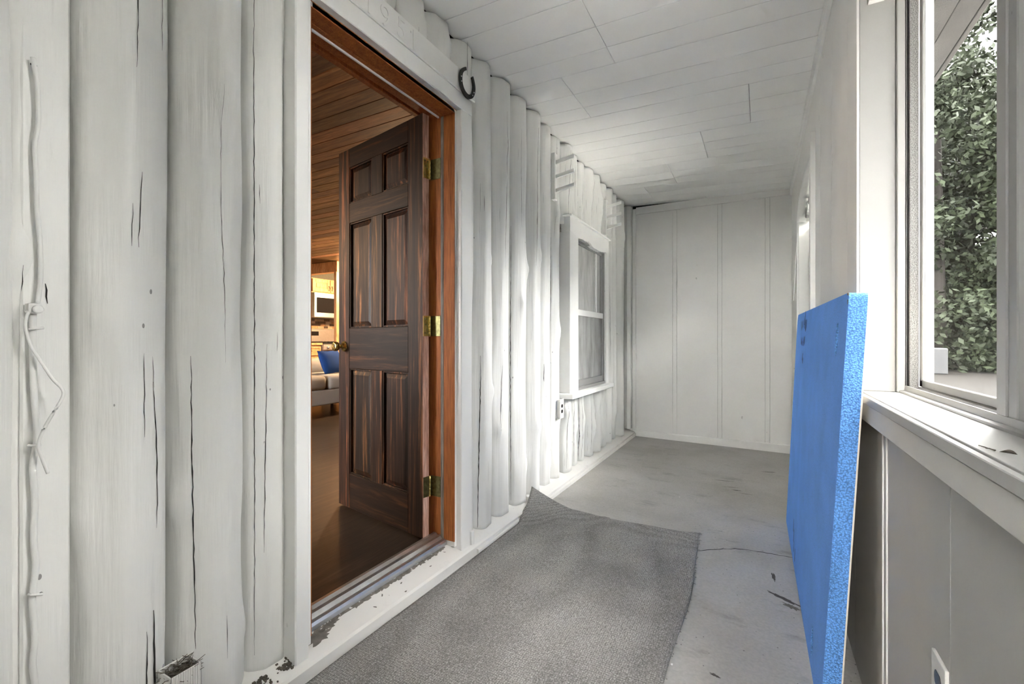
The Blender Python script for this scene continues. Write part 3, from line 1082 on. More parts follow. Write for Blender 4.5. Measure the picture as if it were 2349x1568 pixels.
# lower panels below the sill, with the proud double bead between them
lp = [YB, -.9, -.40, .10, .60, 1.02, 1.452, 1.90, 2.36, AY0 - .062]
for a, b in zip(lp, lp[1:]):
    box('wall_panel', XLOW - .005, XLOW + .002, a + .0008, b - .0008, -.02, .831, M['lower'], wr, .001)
for yb in (1.452, 1.492):
    box('bead', XLOW - .0085, XLOW - .004, yb - .003, yb + .003, -.02, .832, M['panel'], wr, .0015)
tc = prism('trim_6', [(XW - .0005, 2.452), (XW - .014, 2.458), (XW - .020, 2.475), (XW - .020, 2.513), (XW - .0005, 2.513)], 'y', YB, YF - .002, M['white'])
tag(tc, 'white strip between ceiling and outer wall', 'trim', kind='structure')
bw = boxes('wall_back', [(-1.40, -.30, YB - .12, YB, -.3, 2.75), (.15, .45, YB - .12, YB, -.3, 2.75), (-.30, .15, YB - .12, YB, -.3, 1.25), (-.30, .15, YB - .12, YB, 2.20, 2.75)], M['panel'])
tag(bw, 'plain white wall closing the near end of the porch', 'wall', kind='structure')

w4 = empty('fill_window_4', (-.08, YB, 1.25))  # unseen window added to fill the far end with light
tag(w4, 'small unseen window added behind the viewpoint as fill light', 'window', kind='structure')
for x0, x1 in ((-.30, -.26), (.11, .15)):
    box('sash_stile', x0, x1, YB - .09, YB - .04, 1.25, 2.20, M['white'], w4, .003)
for z0, z1 in ((1.25, 1.29), (2.16, 2.20)):
    box('sash_rail', -.26, .11, YB - .088, YB - .042, z0, z1, M['white'], w4, .003)
box('pane', -.26, .11, YB - .067, YB - .063, 1.29, 2.16, M['glass'], w4, 0)

# sill and apron
sl = empty('trim_7', (.30, .35, SILL))
tag(sl, 'white window sill with grimy apron below', 'window sill', kind='structure')
box('sill_board', .268, .372, Y2A - .02, 1.744, SILL - .022, SILL, M['dimmed_white'], sl, .001)
box('nosing', .252, .2645, Y2A - .02, 1.742, SILL - .022, SILL - .001, M['dimmed_white'], sl, .0015)
box('groove_back', .262, .270, Y2A - .02, 1.742, SILL - .022, SILL - .009, M['alupaint'], sl, 0)
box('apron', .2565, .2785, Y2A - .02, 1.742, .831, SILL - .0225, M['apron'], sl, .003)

# near window: reveal, wooden stop, aluminium slider with insect screen
w2 = empty('window_2', (.40, .35, SILL))
tag(w2, 'aluminium sliding window with sagging insect screen above the sill', 'window', kind='structure')
box('reveal', XW + .0068, .352, 1.7405, 1.785, SILL, 2.42, M['dimmed_white'], w2, .002)
box('reveal', XW + .0068, .352, Y2A - .04, Y2A, SILL, 2.42, M['white'], w2, .002)
box('reveal_head', XW + .0068, .352, Y2A, 1.740, 2.28, 2.302, M['white'], w2, .002)
box('wood_stop', .3535, .3725, 1.730, 1.785, SILL, 2.28, M['dimmed_white'], w2, .002)
box('track_groove', .3730, .3812, 1.742, 1.785, SILL, 2.28, M['dark'], w2, .0005)
box('track_rib', .3755, .3775, 1.736, 1.75, SILL + .012, 2.28, M['alupaint'], w2, .0004)
box('side_channel', .3815, .4010, 1.726, 1.785, SILL + .004, 2.28, M['speck'], w2, .001)
box('track_groove', .4010, .4060, 1.745, 1.785, SILL, 2.28, M['alupaint'], w2, 0)
sf = box('screen_stile', .4062, .4150, 1.712, 1.742, .926, 2.27, M['dimmed_white'], w2, .002)
box('screen_stile', .4062, .4150, 1.120, 1.150, .926, 2.27, M['alupaint'], w2, .002)
box('screen_rail', .4062, .4150, 1.120, 1.742, .926, .947, M['alupaint'], w2, .002)
box('screen_rail', .4062, .4150, 1.120, 1.742, 2.25, 2.27, M['alupaint'], w2, .002)
# sagging mesh
V, F = [], []
ny, nz = 16, 40
for i in range(nz + 1):
    for j in range(ny + 1):
        fy, fz = j / ny, i / nz
        s = math.sin(math.pi * fy) * math.sin(math.pi * fz)
        V.append((.4108 + .006 * s + .0018 * math.sin(9 * fy + 5 * fz) * s, 1.146 + (1.716 - 1.146) * fy, .944 + (2.254 - .944) * fz))
for i in range(nz):
    for j in range(ny):
        a = i * (ny + 1) + j
        F.append([a, a + 1, a + ny + 2, a + ny + 1])
mesh_obj('insect_screen', V, F, M['screen'], w2, True)
# screen added over the unseen half, outside the sash, to dim the light
box('screen_stile', .4120, .4190, Y2A + .02, Y2A + .05, .926, 2.27, M['alupaint'], w2, .002)
mesh_obj('insect_screen', [(.4165, Y2A + .05, .944), (.4165, 1.119, .944), (.4165, 1.119, 2.254), (.4165, Y2A + .05, 2.254)], [[0, 1, 2, 3]], M['screen'], w2)
# bottom track
prism('bottom_track', [(.3590, SILL), (.3590, SILL + .006), (.3700, SILL + .008), (.3720, SILL + .021), (.3755, SILL + .021), (.3765, SILL + .006), (.3990, SILL + .004), (.4000, SILL + .018),
                       (.4180, SILL + .018), (.4180, SILL - .03), (.3590, SILL - .03)], 'y', Y2A, 1.741, M['alupaint'], w2)
box('mullion', .3740, .3990, 1.108, 1.146, SILL + .004, 2.28, M['alupaint'], w2, .002)
box('mullion', .3765, .4050, 1.076, 1.108, SILL + .010, 2.28, M['alupaint'], w2, .002)
box('sash_stile', .3905, .4045, 1.046, 1.0745, SILL + .024, 2.27, M['white'], w2, .001)
box('track_groove', .3935, .4035, 1.030, 1.046, SILL + .03, 2.26, M['dark'], w2, 0)
box('sash_stile', .3905, .4045, .965, 1.030, SILL + .030, 2.27, M['white'], w2, .003)
box('sash_stile', .3905, .4045, Y2A, Y2A + .05, SILL + .030, 2.27, M['white'], w2, .003)
box('sash_rail', .3905, .4045, Y2A + .05, 1.0745, SILL + .012, SILL + .044, M['alupaint'], w2, .003)
box('sash_rail', .3905, .4045, Y2A + .05, .965, 2.235, 2.27, M['alupaint'], w2, .003)
box('pane', .3965, .3995, Y2A + .05, .965, SILL + .044, 2.235, M['glass'], w2, 0)
box('head_track', .36, .42, Y2A, 1.741, 2.268, 2.30, M['alupaint'], w2, .002)
# crumbs of dirt in the bottom track
bm = bmesh.new()
rg = random.Random(77)
for i in range(60):
    x, y = rg.uniform(.378, .397), 1.60 - abs(rg.gauss(0, .10)) - .02
    s = rg.uniform(.001, .0032)
    add_box(bm, x - s, x + s, y - s * 1.6, y + s * 1.6, SILL + .0045, SILL + .0045 + s * 1.4)
dirt = bm_obj('dirt_crumbs', bm, M['twig'], w2)
dirt['kind'] = 'stuff'

# far window with a shallow arched head
w3 = empty('window_3', (.33, 3.62, .84))
tag(w3, 'far window with a low arched head beyond the blue board', 'window', kind='structure')
V, F = [], []
nA = 28
for i in range(nA + 1):
    y = AY0 + (AY1 - AY0) * i / nA
    za = arch(y)
    for (x, dz) in ((XW - .012, .0), (XW - .012, .055), (XW + .004, .055), (XW + .05, .0)):
        V.append((x, y, za + dz - (.004 if dz == 0 else 0)))
for i in range(nA):
    for k in range(4):
        F.append([i * 4 + k, i * 4 + (k + 1) % 4, (i + 1) * 4 + (k + 1) % 4, (i + 1) * 4 + k])
F += [[0, 1, 2, 3], [nA * 4 + 3, nA * 4 + 2, nA * 4 + 1, nA * 4]]
mesh_obj('arch_casing', V, F, M['white'], w3, True)
box('side_board', XW - .024, XW + .001, AY0 - .070, AY0 - .002, FSILL - .04, 2.196, M['panel'], w3, .002)
box('side_board', XW - .012, XW + .001, AY1 + .002, AY1 + .058, FSILL - .04, 2.02, M['white'], w3, .002)
box('reveal', XW, WX1 + .04, AY1 - .016, AY1 + .002, FSILL, 1.985, M['white'], w3, .001)
box('reveal', XW, WX1 + .04, AY0 - .002, AY0 + .016, FSILL, 1.985, M['white'], w3, .001)
box('stool', XW - .03, WX1 + .04, AY0 - .06, AY1 + .06, FSILL - .038, FSILL, M['white'], w3, .003)
for y0, y1 in ((AY0 + .016, AY0 + .06), (AY1 - .06, AY1 - .016), (3.60, 3.64)):
    box('sash_stile', .372, .398, y0, y1, FSILL, 1.98, M['white'], w3, .002)
box('sash_rail', .372, .398, AY0 + .06, AY1 - .06, FSILL, FSILL + .05, M['white'], w3, .002)
box('sash_rail', .372, .398, AY0 + .06, AY1 - .06, 1.93, 1.98, M['white'], w3, .002)
box('pane', .383, .386, AY0 + .05, AY1 - .05, FSILL + .04, 1.94, M['glass'], w3, 0)
# ragged packing under the arch
rg = random.Random(8)
for i in range(9):
    y = AY0 + .12 + i * .118
    z = arch(y) - .012
    box('packing_block', .30, .345, y, y + .09, z - .055 + rg.uniform(-.012, .012), z, M['white'] if i % 2 else M['speck'], w3, .004)

# loose strip of trim hanging by the far window
st = mesh_obj('loose_trim_strip', [(XW - .004, 4.235, 2.01), (XW - .002, 4.25, 2.01), (XW - .035, 4.225, 1.375), (XW - .030, 4.25, 1.375),
                                   (XW - .001, 4.235, 2.01), (XW - .0005, 4.25, 2.01), (XW - .030, 4.225, 1.375), (XW - .026, 4.25, 1.375)],
              [[0, 1, 3, 2], [5, 4, 6, 7], [0, 2, 6, 4], [1, 5, 7, 3], [2, 3, 7, 6], [0, 4, 5, 1]], M['white'])
tag(st, 'thin loose white strip hanging beside the arched window', 'trim strip')

# ------------------------------------------------------------------ carpet
V, F = [], []
nx, ny = 70, 150
CY0 = -1.2


def carpet_pt(fx, fy, lift):
    y_far = 2.63 - .010 * math.sin(fx * 9) + (.012 if .42 < fx < .47 else 0)
    y = CY0 + (y_far - CY0) * fy
    x_right = -.262 + .006 * math.sin(y * 7) - .022 * max(0, (y - 1.9) / .73) ** 1.5
    x_left = -1.220
    x = x_left + (x_right - x_left) * fx
    z = zf(x) + .004
    e = max(0, (y - (y_far - .16)) / .16)
    z += .020 * e ** 1.7 * (0.55 + 0.45 * math.sin(fx * 7.3 + 1.0)) + .006 * e
    corner = max(0, 1 - math.hypot((x - x_left) / .20, (y - y_far) / .34))
    z += .085 * corner ** 1.3
    x -= .075 * corner ** 1.2
    z += .0025 * math.sin(y * 5 + x * 3) + .0015 * math.sin(x * 17 + y * 2) + .0025
    c2 = max(0, 1 - math.hypot((fx - 1) / .10, (y - y_far) / .12))
    z += .010 * c2
    if corner > 0 and x < -1.226:
        z = max(z, .047 + .3 * (-1.236 - x) if x < -1.236 else .034)
    return (x, y, z + lift)


for s, lift in ((0, .006), (1, 0.0)):
    for i in range(ny + 1):
        fy = 1 - (1 - i / ny) ** 1.6
        for j in range(nx + 1):
            V.append(carpet_pt(j / nx, fy, lift))
S1 = (nx + 1) * (ny + 1)
for i in range(ny):
    for j in range(nx):
        a = i * (nx + 1) + j
        F.append([a, a + 1, a + nx + 2, a + nx + 1])
        F.append([S1 + a + nx + 1, S1 + a + nx + 2, S1 + a + 1, S1 + a])
rim = [j for j in range(nx + 1)] + [i * (nx + 1) + nx for i in range(1, ny + 1)] + [ny * (nx + 1) + j for j in range(nx - 1, -1, -1)] + [i * (nx + 1) for i in range(ny - 1, 0, -1)]
for k in range(len(rim)):
    a, b = rim[k], rim[(k + 1) % len(rim)]
    F.append([a, S1 + a, S1 + b, b])
cp = mesh_obj('carpet_runner', V, F, M['carpet'], None, True)
tag(cp, 'grey woven carpet runner with a curled corner against the log wall', 'carpet')
rg = random.Random(21)
bm = bmesh.new()
for i in range(34):        # frayed edge threads
    fy = rg.uniform(.55, 1)
    x, y, z = carpet_pt(1.0, fy, .003)
    d = rg.uniform(.003, .012)
    add_box(bm, x - .001, x + d, y - .0007, y + .0007, z - .001, z + .0008)
fr = bm_obj('frayed_thread', bm, M['carpet'], cp)
fr['kind'] = 'stuff'

# ------------------------------------------------------------------ blue foam board
fo = empty('foam_board', (.17, 2.37, -.023))
tag(fo, 'tall blue foam sheet with hand slots leaning on the window sill', 'foam board')
NB, FB, NT, FT = Vector((.146, 1.55, -.0235)), Vector((.132, 3.20, -.0235)), Vector((.2135, 1.55, 1.1935)), Vector((.192, 3.20, 1.212))
TH = .0465


def foam_pt(a, b, d):
    """a along the length (0 near), b up, d depth through the thickness (0 = face towards the logs)"""
    p = (NB * (1 - a) + FB * a) * (1 - b) + (NT * (1 - a) + FT * a) * b
    nrm = Vector((.9983, 0, -.0577))
    bow = -.006 * math.sin(math.pi * a) * math.sin(math.pi * b)
    return p + nrm * (d + bow)


def foam_outline(n=8, r=.028):
    L, Hh = 1.65, 1.22
    pts = []
    for (cx_, cy_, a0, rad) in ((r, r, 180, r), (L - r, r, 270, r), (L - .05, Hh - .05, 0, .05), (.014, Hh - .014, 90, .014)):
        for k in range(n + 1):
            th = math.radians(a0 + 90 * k / n)
            pts.append(((cx_ + rad * math.cos(th)) / L, (cy_ + rad * math.sin(th)) / Hh))
    return pts


def foam_slab(name, d0, d1, mat_face, mat_edge, slots=(), inset=1.0):
    # triangulated face with holes through bmesh, so that the slots are real
    bm = bmesh.new()
    out = [(.5 + (p[0] - .5) * inset, .5 + (p[1] - .5) * inset) for p in foam_outline()]
    loops = [out] + [[(c[0] + c[2] * math.cos(2 * math.pi * k / 28) * 1.0, c[1] + c[3] * math.sin(2 * math.pi * k / 28)) for k in range(28)] for c in slots]
    es = []
    for lp_ in loops:
        vs = [bm.verts.new((p[0], p[1], 0)) for p in lp_]
        for k in range(len(vs)):
            es.append(bm.edges.new((vs[k], vs[(k + 1) % len(vs)])))
    bmesh.ops.triangle_fill(bm, use_beauty=True, edges=es, use_dissolve=False)
    # keep only what lies outside the slots
    for f_ in list(bm.faces):
        c = f_.calc_center_median()
        for s_ in slots:
            if ((c.x - s_[0]) / s_[2]) ** 2 + ((c.y - s_[1]) / s_[3]) ** 2 < .97:
                bm.faces.remove(f_)
                break
    bmesh.ops.subdivide_edges(bm, edges=[e for e in bm.edges if not e.is_boundary and e.calc_length() > .25], cuts=4, use_grid_fill=True)
    bmesh.ops.triangulate(bm, faces=bm.faces)
    r = bmesh.ops.extrude_face_region(bm, geom=list(bm.faces))
    top = {g for g in r['geom'] if isinstance(g, bmesh.types.BMVert)}
    for v in bm.verts:
        v.co.z = 1.0 if v in top else 0.0
    bmesh.ops.recalc_face_normals(bm, faces=bm.faces)
    for f_ in bm.faces:
        zz = [v.co.z for v in f_.verts]
        f_.material_index = 0 if max(zz) - min(zz) < .1 else 1
    for v in bm.verts:
        q = foam_pt(v.co.x, v.co.y, d0 + (d1 - d0) * v.co.z)
        v.co = q
    o = bm_obj(name, bm, mat_face, fo)
    o.data.materials.append(mat_edge)
    return o


slots = [(.095, .893, .0155, .042), (.155, .040 + .03, .0155, .040)]
foam_slab('foam_sheet', 0, TH - .004, M['foam'], M['foamedge'], slots)
foam_slab('slot_back', .026, .030, M['foamslot'], M['foamslot'], (), .96)
foam_slab('backing', TH - .004, TH, M['cream'], M['cream'])


def ink(a, b, da, db, w=.026):
    p, q = foam_pt(a, b, -.0028), foam_pt(a + da, b + db, -.0028)
    t = (q - p).normalized()
    s = t.cross(Vector((1, 0, 0))).normalized() * w
    mesh_obj('ink_mark', [p - s * .5, p + s * .5, q + s * .3, q - s * .3], [[0, 1, 2, 3]], M['ink'], fo)


for a, b, da, db in ((.80, .925, .012, .040), (.775, .93, .010, .034), (.745, .935, .008, .030), (.71, .945, -.012, .055), (.69, .93, -.010, .035), (.665, .92, -.016, .045),
                     (.79, .865, .01, .03), (.76, .862, -.01, .03), (.735, .868, .02, .012), (.70, .86, -.004, .036), (.68, .868, -.012, .03), (.70, .80, -.004, .03), (.685, .79, -.006, .022),
                     (.66, .115, .004, .05), (.64, .085, -.002, .05), (.62, .055, .002, .04), (.58, .04, .0, .05)):
    ink(a, b, da, db)
# dirty nick near the top corner
box('dirt_patch', .2115, .2155, 1.556, 1.566, 1.140, 1.175, M['twig'], fo, .001)
box('dirt_patch', .2100, .2140, 1.5505, 1.560, 1.186, 1.1925, M['twig'], fo, .001)

# ------------------------------------------------------------------ horseshoe over the door corner
hs = empty('horseshoe', (-1.25, 1.82, 2.24))
tag(hs, 'dark iron horseshoe hung open end up at the door corner', 'horseshoe')
hc = Vector((-1.2475, 1.822, 2.303))
ht = math.radians(-14)
V, F = [], []
nh = 40
for i in range(nh + 1):
    f = i / nh
    th = math.radians(-90 - 148 + 296 * f)
    rx, rz = .056, .066
    wd = .0105 - .003 * abs(2 * f - 1)
    sp = 1.0 - .10 * max(0, abs(2 * f - 1) - .7) / .3
    for (k, dx) in ((-1, 0), (-1, .009), (1, .009), (1, 0)):
        ly = (rx + k * wd) * math.cos(th) * sp
        lz = (rz + k * wd) * math.sin(th)
        Y = ly * math.cos(ht) - lz * math.sin(ht)
        Z = ly * math.sin(ht) + lz * math.cos(ht)
        V.append((hc.x + dx, hc.y + Y, hc.z + Z))
for i in range(nh):
    for k in range(4):
        F.append([i * 4 + k, i * 4 + (k + 1) % 4, (i + 1) * 4 + (k + 1) % 4, (i + 1) * 4 + k])
F += [[0, 1, 2, 3], [nh * 4 + 3, nh * 4 + 2, nh * 4 + 1, nh * 4]]
mesh_obj('shoe', V, F, M['iron'], hs)
for th in (-170, -150, -30, -10):
    a = math.radians(th)
    Y, Z = .056 * math.cos(a), .066 * math.sin(a)
    lathe('nail', [(.0030, -.002), (.0034, .010), (.002, .0115)], M['mill'], hs, (hc.x, hc.y + Y * math.cos(ht) - Z * math.sin(ht), hc.z + Y * math.sin(ht) + Z * math.cos(ht)), 'x', 8)

# ------------------------------------------------------------------ peg racks on the log wall


def rack(y, z0, z1, label):
    r = empty('rod_rack', (-1.28, y, z0))
    tag(r, label, 'rack', 'white rod racks on the log wall')
    box('back_board', -1.302, -1.272, y - .014, y + .034, z0, z1, M['white'], r, .003)
    for k in range(3):
        zb = z0 + (z1 - z0) * (.20 + .30 * k)
        V = []
        for x, dz in ((-1.275, 0), (-1.135, .022)):
            for (yy, zz) in ((-.006, -.014), (.008, -.014), (.008, .010), (-.006, .010)):
                V.append((x, y + .006 + yy, zb + dz + zz))
        mesh_obj('peg', V, [[0, 1, 2, 3][::-1], [4, 5, 6, 7], [0, 1, 5, 4], [1, 2, 6, 5], [2, 3, 7, 6], [3, 0, 4, 7]], M['white'], r)
    return r


rack(2.965, 2.055, 2.385, 'white three-peg rod rack nearer the doorway, above the outlet')
rack(4.175, 2.055, 2.385, 'white three-peg rod rack farther along, above the log-wall window')

# ------------------------------------------------------------------ outlets


def outlet(name, x, y, z, side, label, w=.070, h=.115):
    o = empty(name, (x, y, z))
    tag(o, label, 'outlet')
    s = side
    p = box('cover_plate', min(x, x + s * .006), max(x, x + s * .006), y - w / 2, y + w / 2, z - h / 2, z + h / 2, M['plastic'], o, .002, 2)
    for dz in (-.0195, .0195):
        V = []
        n = 20
        for k in range(n):
            th = 2 * math.pi * k / n
            V.append((x + s * .0068, y + .0165 * math.cos(th), z + dz + max(-.0125, min(.0125, .0172 * math.sin(th)))))
        f = list(range(n))
        oo = mesh_obj('socket', V + [(x + s * .004, v[1], v[2]) for v in V], [f if s > 0 else f[::-1]] + [[k, (k + 1) % n, n + (k + 1) % n, n + k] for k in range(n)], M['black'], o)
    lathe('screw', [(.0032, 0), (.003, .0075 * s)], M['alu'], o, (x, y, z), 'x', 10)
    return o


outlet('wall_outlet', -1.279, 3.085, .565, 1, 'small white outlet with black sockets on a log under the window', .07, .14)
outlet('wall_outlet', XLOW - .005, 1.060, .445, -1, 'ivory outlet low on the scuffed panel below the sill')
# box behind the log-wall outlet so it is fixed to the log
box('mounting_block', -1.31, -1.2792, 3.055, 3.115, .500, .630, M['plastic'], bpy.data.objects['wall_outlet'], .002)

# ------------------------------------------------------------------ old cable with switch on the near logs
cb = empty('painted_cable', (-1.33, .36, .35))
tag(cb, 'old white-painted electric cable with small switch stapled beside the near log', 'cable')


def cabx(u, v, x=-1.322):
    f = 1044.0
    S_, C_ = math.sin(math.radians(28.697)), math.cos(math.radians(28.697))
    a, b = (u - 1174.5) / f, (781 - v) / f
    r = (-S_ + a * C_, C_ + a * S_, b)
    t = x / r[0]
    return Vector((x, r[1] * t, 1.06 + r[2] * t))


def cablepath(lst, x=-1.322, n=6):
    P = [cabx(q[0], q[1], q[2] if len(q) > 2 else x) for q in lst]
    out = []
    for i in range(len(P) - 1):
        p0, p1, p2, p3 = P[max(i - 1, 0)], P[i], P[i + 1], P[min(i + 2, len(P) - 1)]
        for k in range(n):
            t = k / n
            out.append(.5 * ((2 * p1) + (p2 - p0) * t + (2 * p0 - 5 * p1 + 4 * p2 - p3) * t * t + (3 * p1 - p0 - 3 * p2 + p3) * t ** 3))
    out.append(P[-1])
    return out


tube('upper_cable', cablepath([(75, 132), (80, 160), (86, 200), (88, 280), (80, 335), (83, 400), (85, 480), (92, 560), (93, 640), (86, 695)]), .0042, M['log'], cb)
tube('lower_cable', cablepath([(76, 720), (75, 780), (78, 900), (85, 1000), (75, 1070), (80, 1150), (77, 1230), (82, 1300), (74, 1370), (80, 1460), (75, 1520), (80, 1568), (80, 1640)]), .0058, M['log'], cb)
tube('loose_wire', cablepath([(66, 712, -1.312), (58, 745, -1.31), (70, 790, -1.305), (95, 830, -1.298), (120, 868, -1.285), (143, 892, -1.272), (143, 912, -1.270), (120, 950, -1.276), (100, 985, -1.29), (88, 1020, -1.30), (96, 1050, -1.30), (110, 1085, -1.30)]), .0030, M['log'], cb)
c0 = cabx(74, 706, -1.325)
box('switch_body', c0.x - .006, c0.x + .018, c0.y - .011, c0.y + .011, c0.z - .011, c0.z + .009, M['log'], cb, .004, 2)
lathe('switch_button', [(.0085, 0), (.0085, .006), (.006, .008)], M['log'], cb, (c0.x + .017, c0.y + .003, c0.z - .003), 'x', 16)
for u, v, du in ((80, 755, 17), (78, 1021, 12), (80, 1362, 14)):
    p, q = cabx(u - du, v, -1.318), cabx(u + du, v - 3, -1.318)
    tube('staple', [p, p + Vector((.010, .001, 0)), q + Vector((.010, -.001, 0)), q], .0025, M['log'], cb)
c1 = cabx(75, 140, -1.335)
box('entry_hole', c1.x - .004, c1.x + .0035, c1.y - .004, c1.y + .006, c1.z - .010, c1.z - .006, M['dark'], cb, .001)
# flat recessed slat carrying the cable
sb = box('slat', -1.395, -1.334, .335, .412, LOG_BASE, ztop(), M['log'], wl, .004)

gp = [cabx(104, 650, -1.3332), cabx(107, 665, -1.3332), cabx(106, 680, -1.3332), cabx(109, 696, -1.3332)]
V = []
for k, p in enumerate(gp):
    w = (.0012, .003, .0028, .001)[k]
    V += [p + Vector((0, -w / 2, 0)), p + Vector((0, w / 2, 0))]
mesh_obj('crack', V, [[2 * k, 2 * k + 1, 2 * k + 3, 2 * k + 2] for k in range(3)], M['crack'], sb)

# ------------------------------------------------------------------ ribbed box with a nest of debris at the foot of the logs
vb = empty('ribbed_vent_box', (-1.25, .60, .115))
tag(vb, 'white ribbed plastic box full of dry debris between two near logs', 'vent box')
vx0, vx1, vy0, vy1, vz0, vz1 = -1.300, -1.236, .562, .630, .115, .252
box('back_panel', vx0, vx0 + .004, vy0, vy1, vz0, vz1, M['plastic'], vb, .001)
box('side_panel', vx0, vx1, vy0, vy0 + .003, vz0, vz1, M['plastic'], vb, .001)
box('side_panel', vx0, vx1, vy1 - .003, vy1, vz0, vz1, M['plastic'], vb, .001)
box('front_panel', vx1 - .004, vx1, vy0, vy1, vz0, vz1, M['plastic'], vb, .001)
box('bottom_panel', vx0, vx1, vy0, vy1, vz0, vz0 + .004, M['plastic'], vb, .001)
for k in range(11):
    yy = vy0 + .005 + k * (vy1 - vy0 - .012) / 10.6
    box('rib', vx1 - .001, vx1 + .0022, yy, yy + .0030, vz0 + .01, vz1 + .0015, M['plastic'], vb, .0008)
bm = bmesh.new()
rg = random.Random(4)
for i in range(170):
    x, y = rg.uniform(vx0 + .004, vx1 - .005), rg.uniform(vy0 + .004, vy1 - .004)
    L, a = rg.uniform(.008, .026), rg.uniform(0, 6.28)
    dz = rg.uniform(-.4, .5)
    z = vz1 - .026 + rg.uniform(0, .026)
    p = Vector((x, y, z))
    d = Vector((math.cos(a) * .6, math.sin(a), dz)).normalized() * L
    s = Vector((-math.sin(a), math.cos(a), 0)) * .0008
    q = [p - s, p + s, p + d + s * .4, p + d - s * .4]
    up_ = Vector((0, 0, .0012))
    vs = [bm.verts.new(v) for v in q] + [bm.verts.new(v + up_) for v in q]
    for f_ in ((0, 1, 2, 3), (7, 6, 5, 4), (0, 4, 5, 1), (1, 5, 6, 2), (2, 6, 7, 3), (3, 7, 4, 0)):
        bm.faces.new([vs[k] for k in f_])
add_box(bm, vx0 + .003, vx1 - .003, vy0 + .003, vy1 - .003, vz0 + .004, vz1 - .022)
nest = bm_obj('debris', bm, M['twig'], vb)
nest['kind'] = 'stuff'
# debris at the foot of the neighbouring log
bm = bmesh.new()
rg = random.Random(14)
for i in range(110):
    y = rg.choice((.80, .80, .905)) + rg.gauss(0, .018)
    x = -1.283 + rg.gauss(0, .010)
    s = rg.uniform(.0012, .0045)
    z = sill_z(x)
    add_box(bm, x - s, x + s, y - s * rg.uniform(.6, 2), y + s, z - .001, z + s * 1.3)
lit = bm_obj('litter', bm, M['twig'])
tag(lit, 'dark dry litter gathered on the sill at the foot of the logs', 'debris', kind='stuff')

# ------------------------------------------------------------------ leaf and twig on the window sill
lf = empty('dry_leaf', (.292, .855, SILL))
tag(lf, 'curled dead leaf lying on the white window sill', 'leaf')
V, F = [], []
for i in range(9):
    f = i / 8
    w = .005 * math.sin(math.pi * (f * .94 + .03))
    for s in (-1, 0, 1):
        V.append((.290 + .010 * (f - .5) + s * w * .7, .853 - .022 * (f - .5) + s * w, SILL + .0015 + .004 * abs(s) * math.sin(math.pi * f) + .002 * f))
for i in range(8):
    for k in range(2):
        a = i * 3 + k
        F.append([a, a + 1, a + 4, a + 3])
mesh_obj('leaf_blade', V, F, M['twig'], lf, True)
tube('leaf_stem', [(.282, .868, SILL + .002), (.279, .876, SILL + .003), (.2775, .882, SILL + .002)], .0008, M['twig'], lf, 6)
tw = tube('twig', [(.277, .905, SILL + .0012), (.279, .893, SILL + .0016), (.282, .884, SILL + .0012), (.2845, .874, SILL + .0014)], [.0005, .0008, .0006, .0009], M['twig'], None, 6)
tag(tw, 'short dark twig lying beside the dead leaf on the sill', 'twig')

# small bracket at the top of the window reveal
br = empty('curtain_bracket', (.30, 1.735, 2.09))
tag(br, 'small white slotted bracket high on the window reveal', 'bracket')
box('bracket_plate', .284, .326, 1.737, 1.741, 2.083, 2.15, M['plastic'], br, .0015)
box('bracket_lip', .284, .326, 1.722, 1.738, 2.083, 2.088, M['plastic'], br, .001)
box('bracket_side', .284, .287, 1.722, 1.738, 2.083, 2.15, M['plastic'], br, .001)
for dx in (.296, .309, .319):
    for dz in (2.098, 2.112, 2.128):
        box('slot', dx - .003, dx + .003, 1.7362, 1.7372, dz - .0015, dz + .0015, M['dark'], br, 0)

# ------------------------------------------------------------------ inside the house
fh = box('floor_house', -9.0, -1.432, -2.0, 9.0, -.05, HOUSE_Z, M['dark'], None, 0)
tag(fh, 'dark brown laminate floor inside the house', 'floor', kind='structure')
fh.data.materials.clear()
fh.data.materials.append(M['laminate'])
HCZ0 = 2.535


def hz_(y):
    return HCZ0 - (y - 1.7) * .066


chh = empty('ceiling_house', (-4.5, 3, 2.4))
tag(chh, 'knotty brown plank ceiling inside the house', 'ceiling', kind='structure')
pw = .108
y = -1.0
i = 0
rg = random.Random(31)
while y < 5.0:
    y1 = min(y + pw, 5.0)
    cuts = [-9.0, rg.uniform(-6.5, -2.6), -1.50]
    for a, b in zip(cuts, cuts[1:]):
        V = []
        for x in (a + .001, b - .001):
            for yy, dz in ((y + .004, 0), (y1 - .004, 0), (y1 - .0005, .005), (y1 - .0005, .02), (y + .0005, .02), (y + .0005, .005)):
                V.append((x, yy, hz_(yy) + dz))
        mesh_obj('plank', V, [[0, 1, 2, 3, 4, 5][::-1], [6, 7, 8, 9, 10, 11]] + [[k, (k + 1) % 6, 6 + (k + 1) % 6, 6 + k] for k in range(6)], M['plank'], chh)
    y = y1
box('ceiling_backing', -9.0, -1.50, -1.0, 9.0, 2.86, 2.90, M['dark'], chh, 0)
box('kitchen_ceiling', -9.0, -1.50, 5.10, 9.0, 2.34, 2.36, M['darkwall'], chh, 0)
wh1 = box('wall_kitchen', -7.12, -7.0, 3.0, 9.0, HOUSE_Z, 2.86, M['darkwall'], None, 0)
tag(wh1, 'dark painted kitchen wall deep inside the house', 'wall', kind='structure')
wh2 = box('wall_house_far', -9.0, -1.5, 8.9, 9.0, HOUSE_Z, 2.86, M['pine'], None, 0)
tag(wh2, 'pine wall at the far end of the house', 'wall', kind='structure')
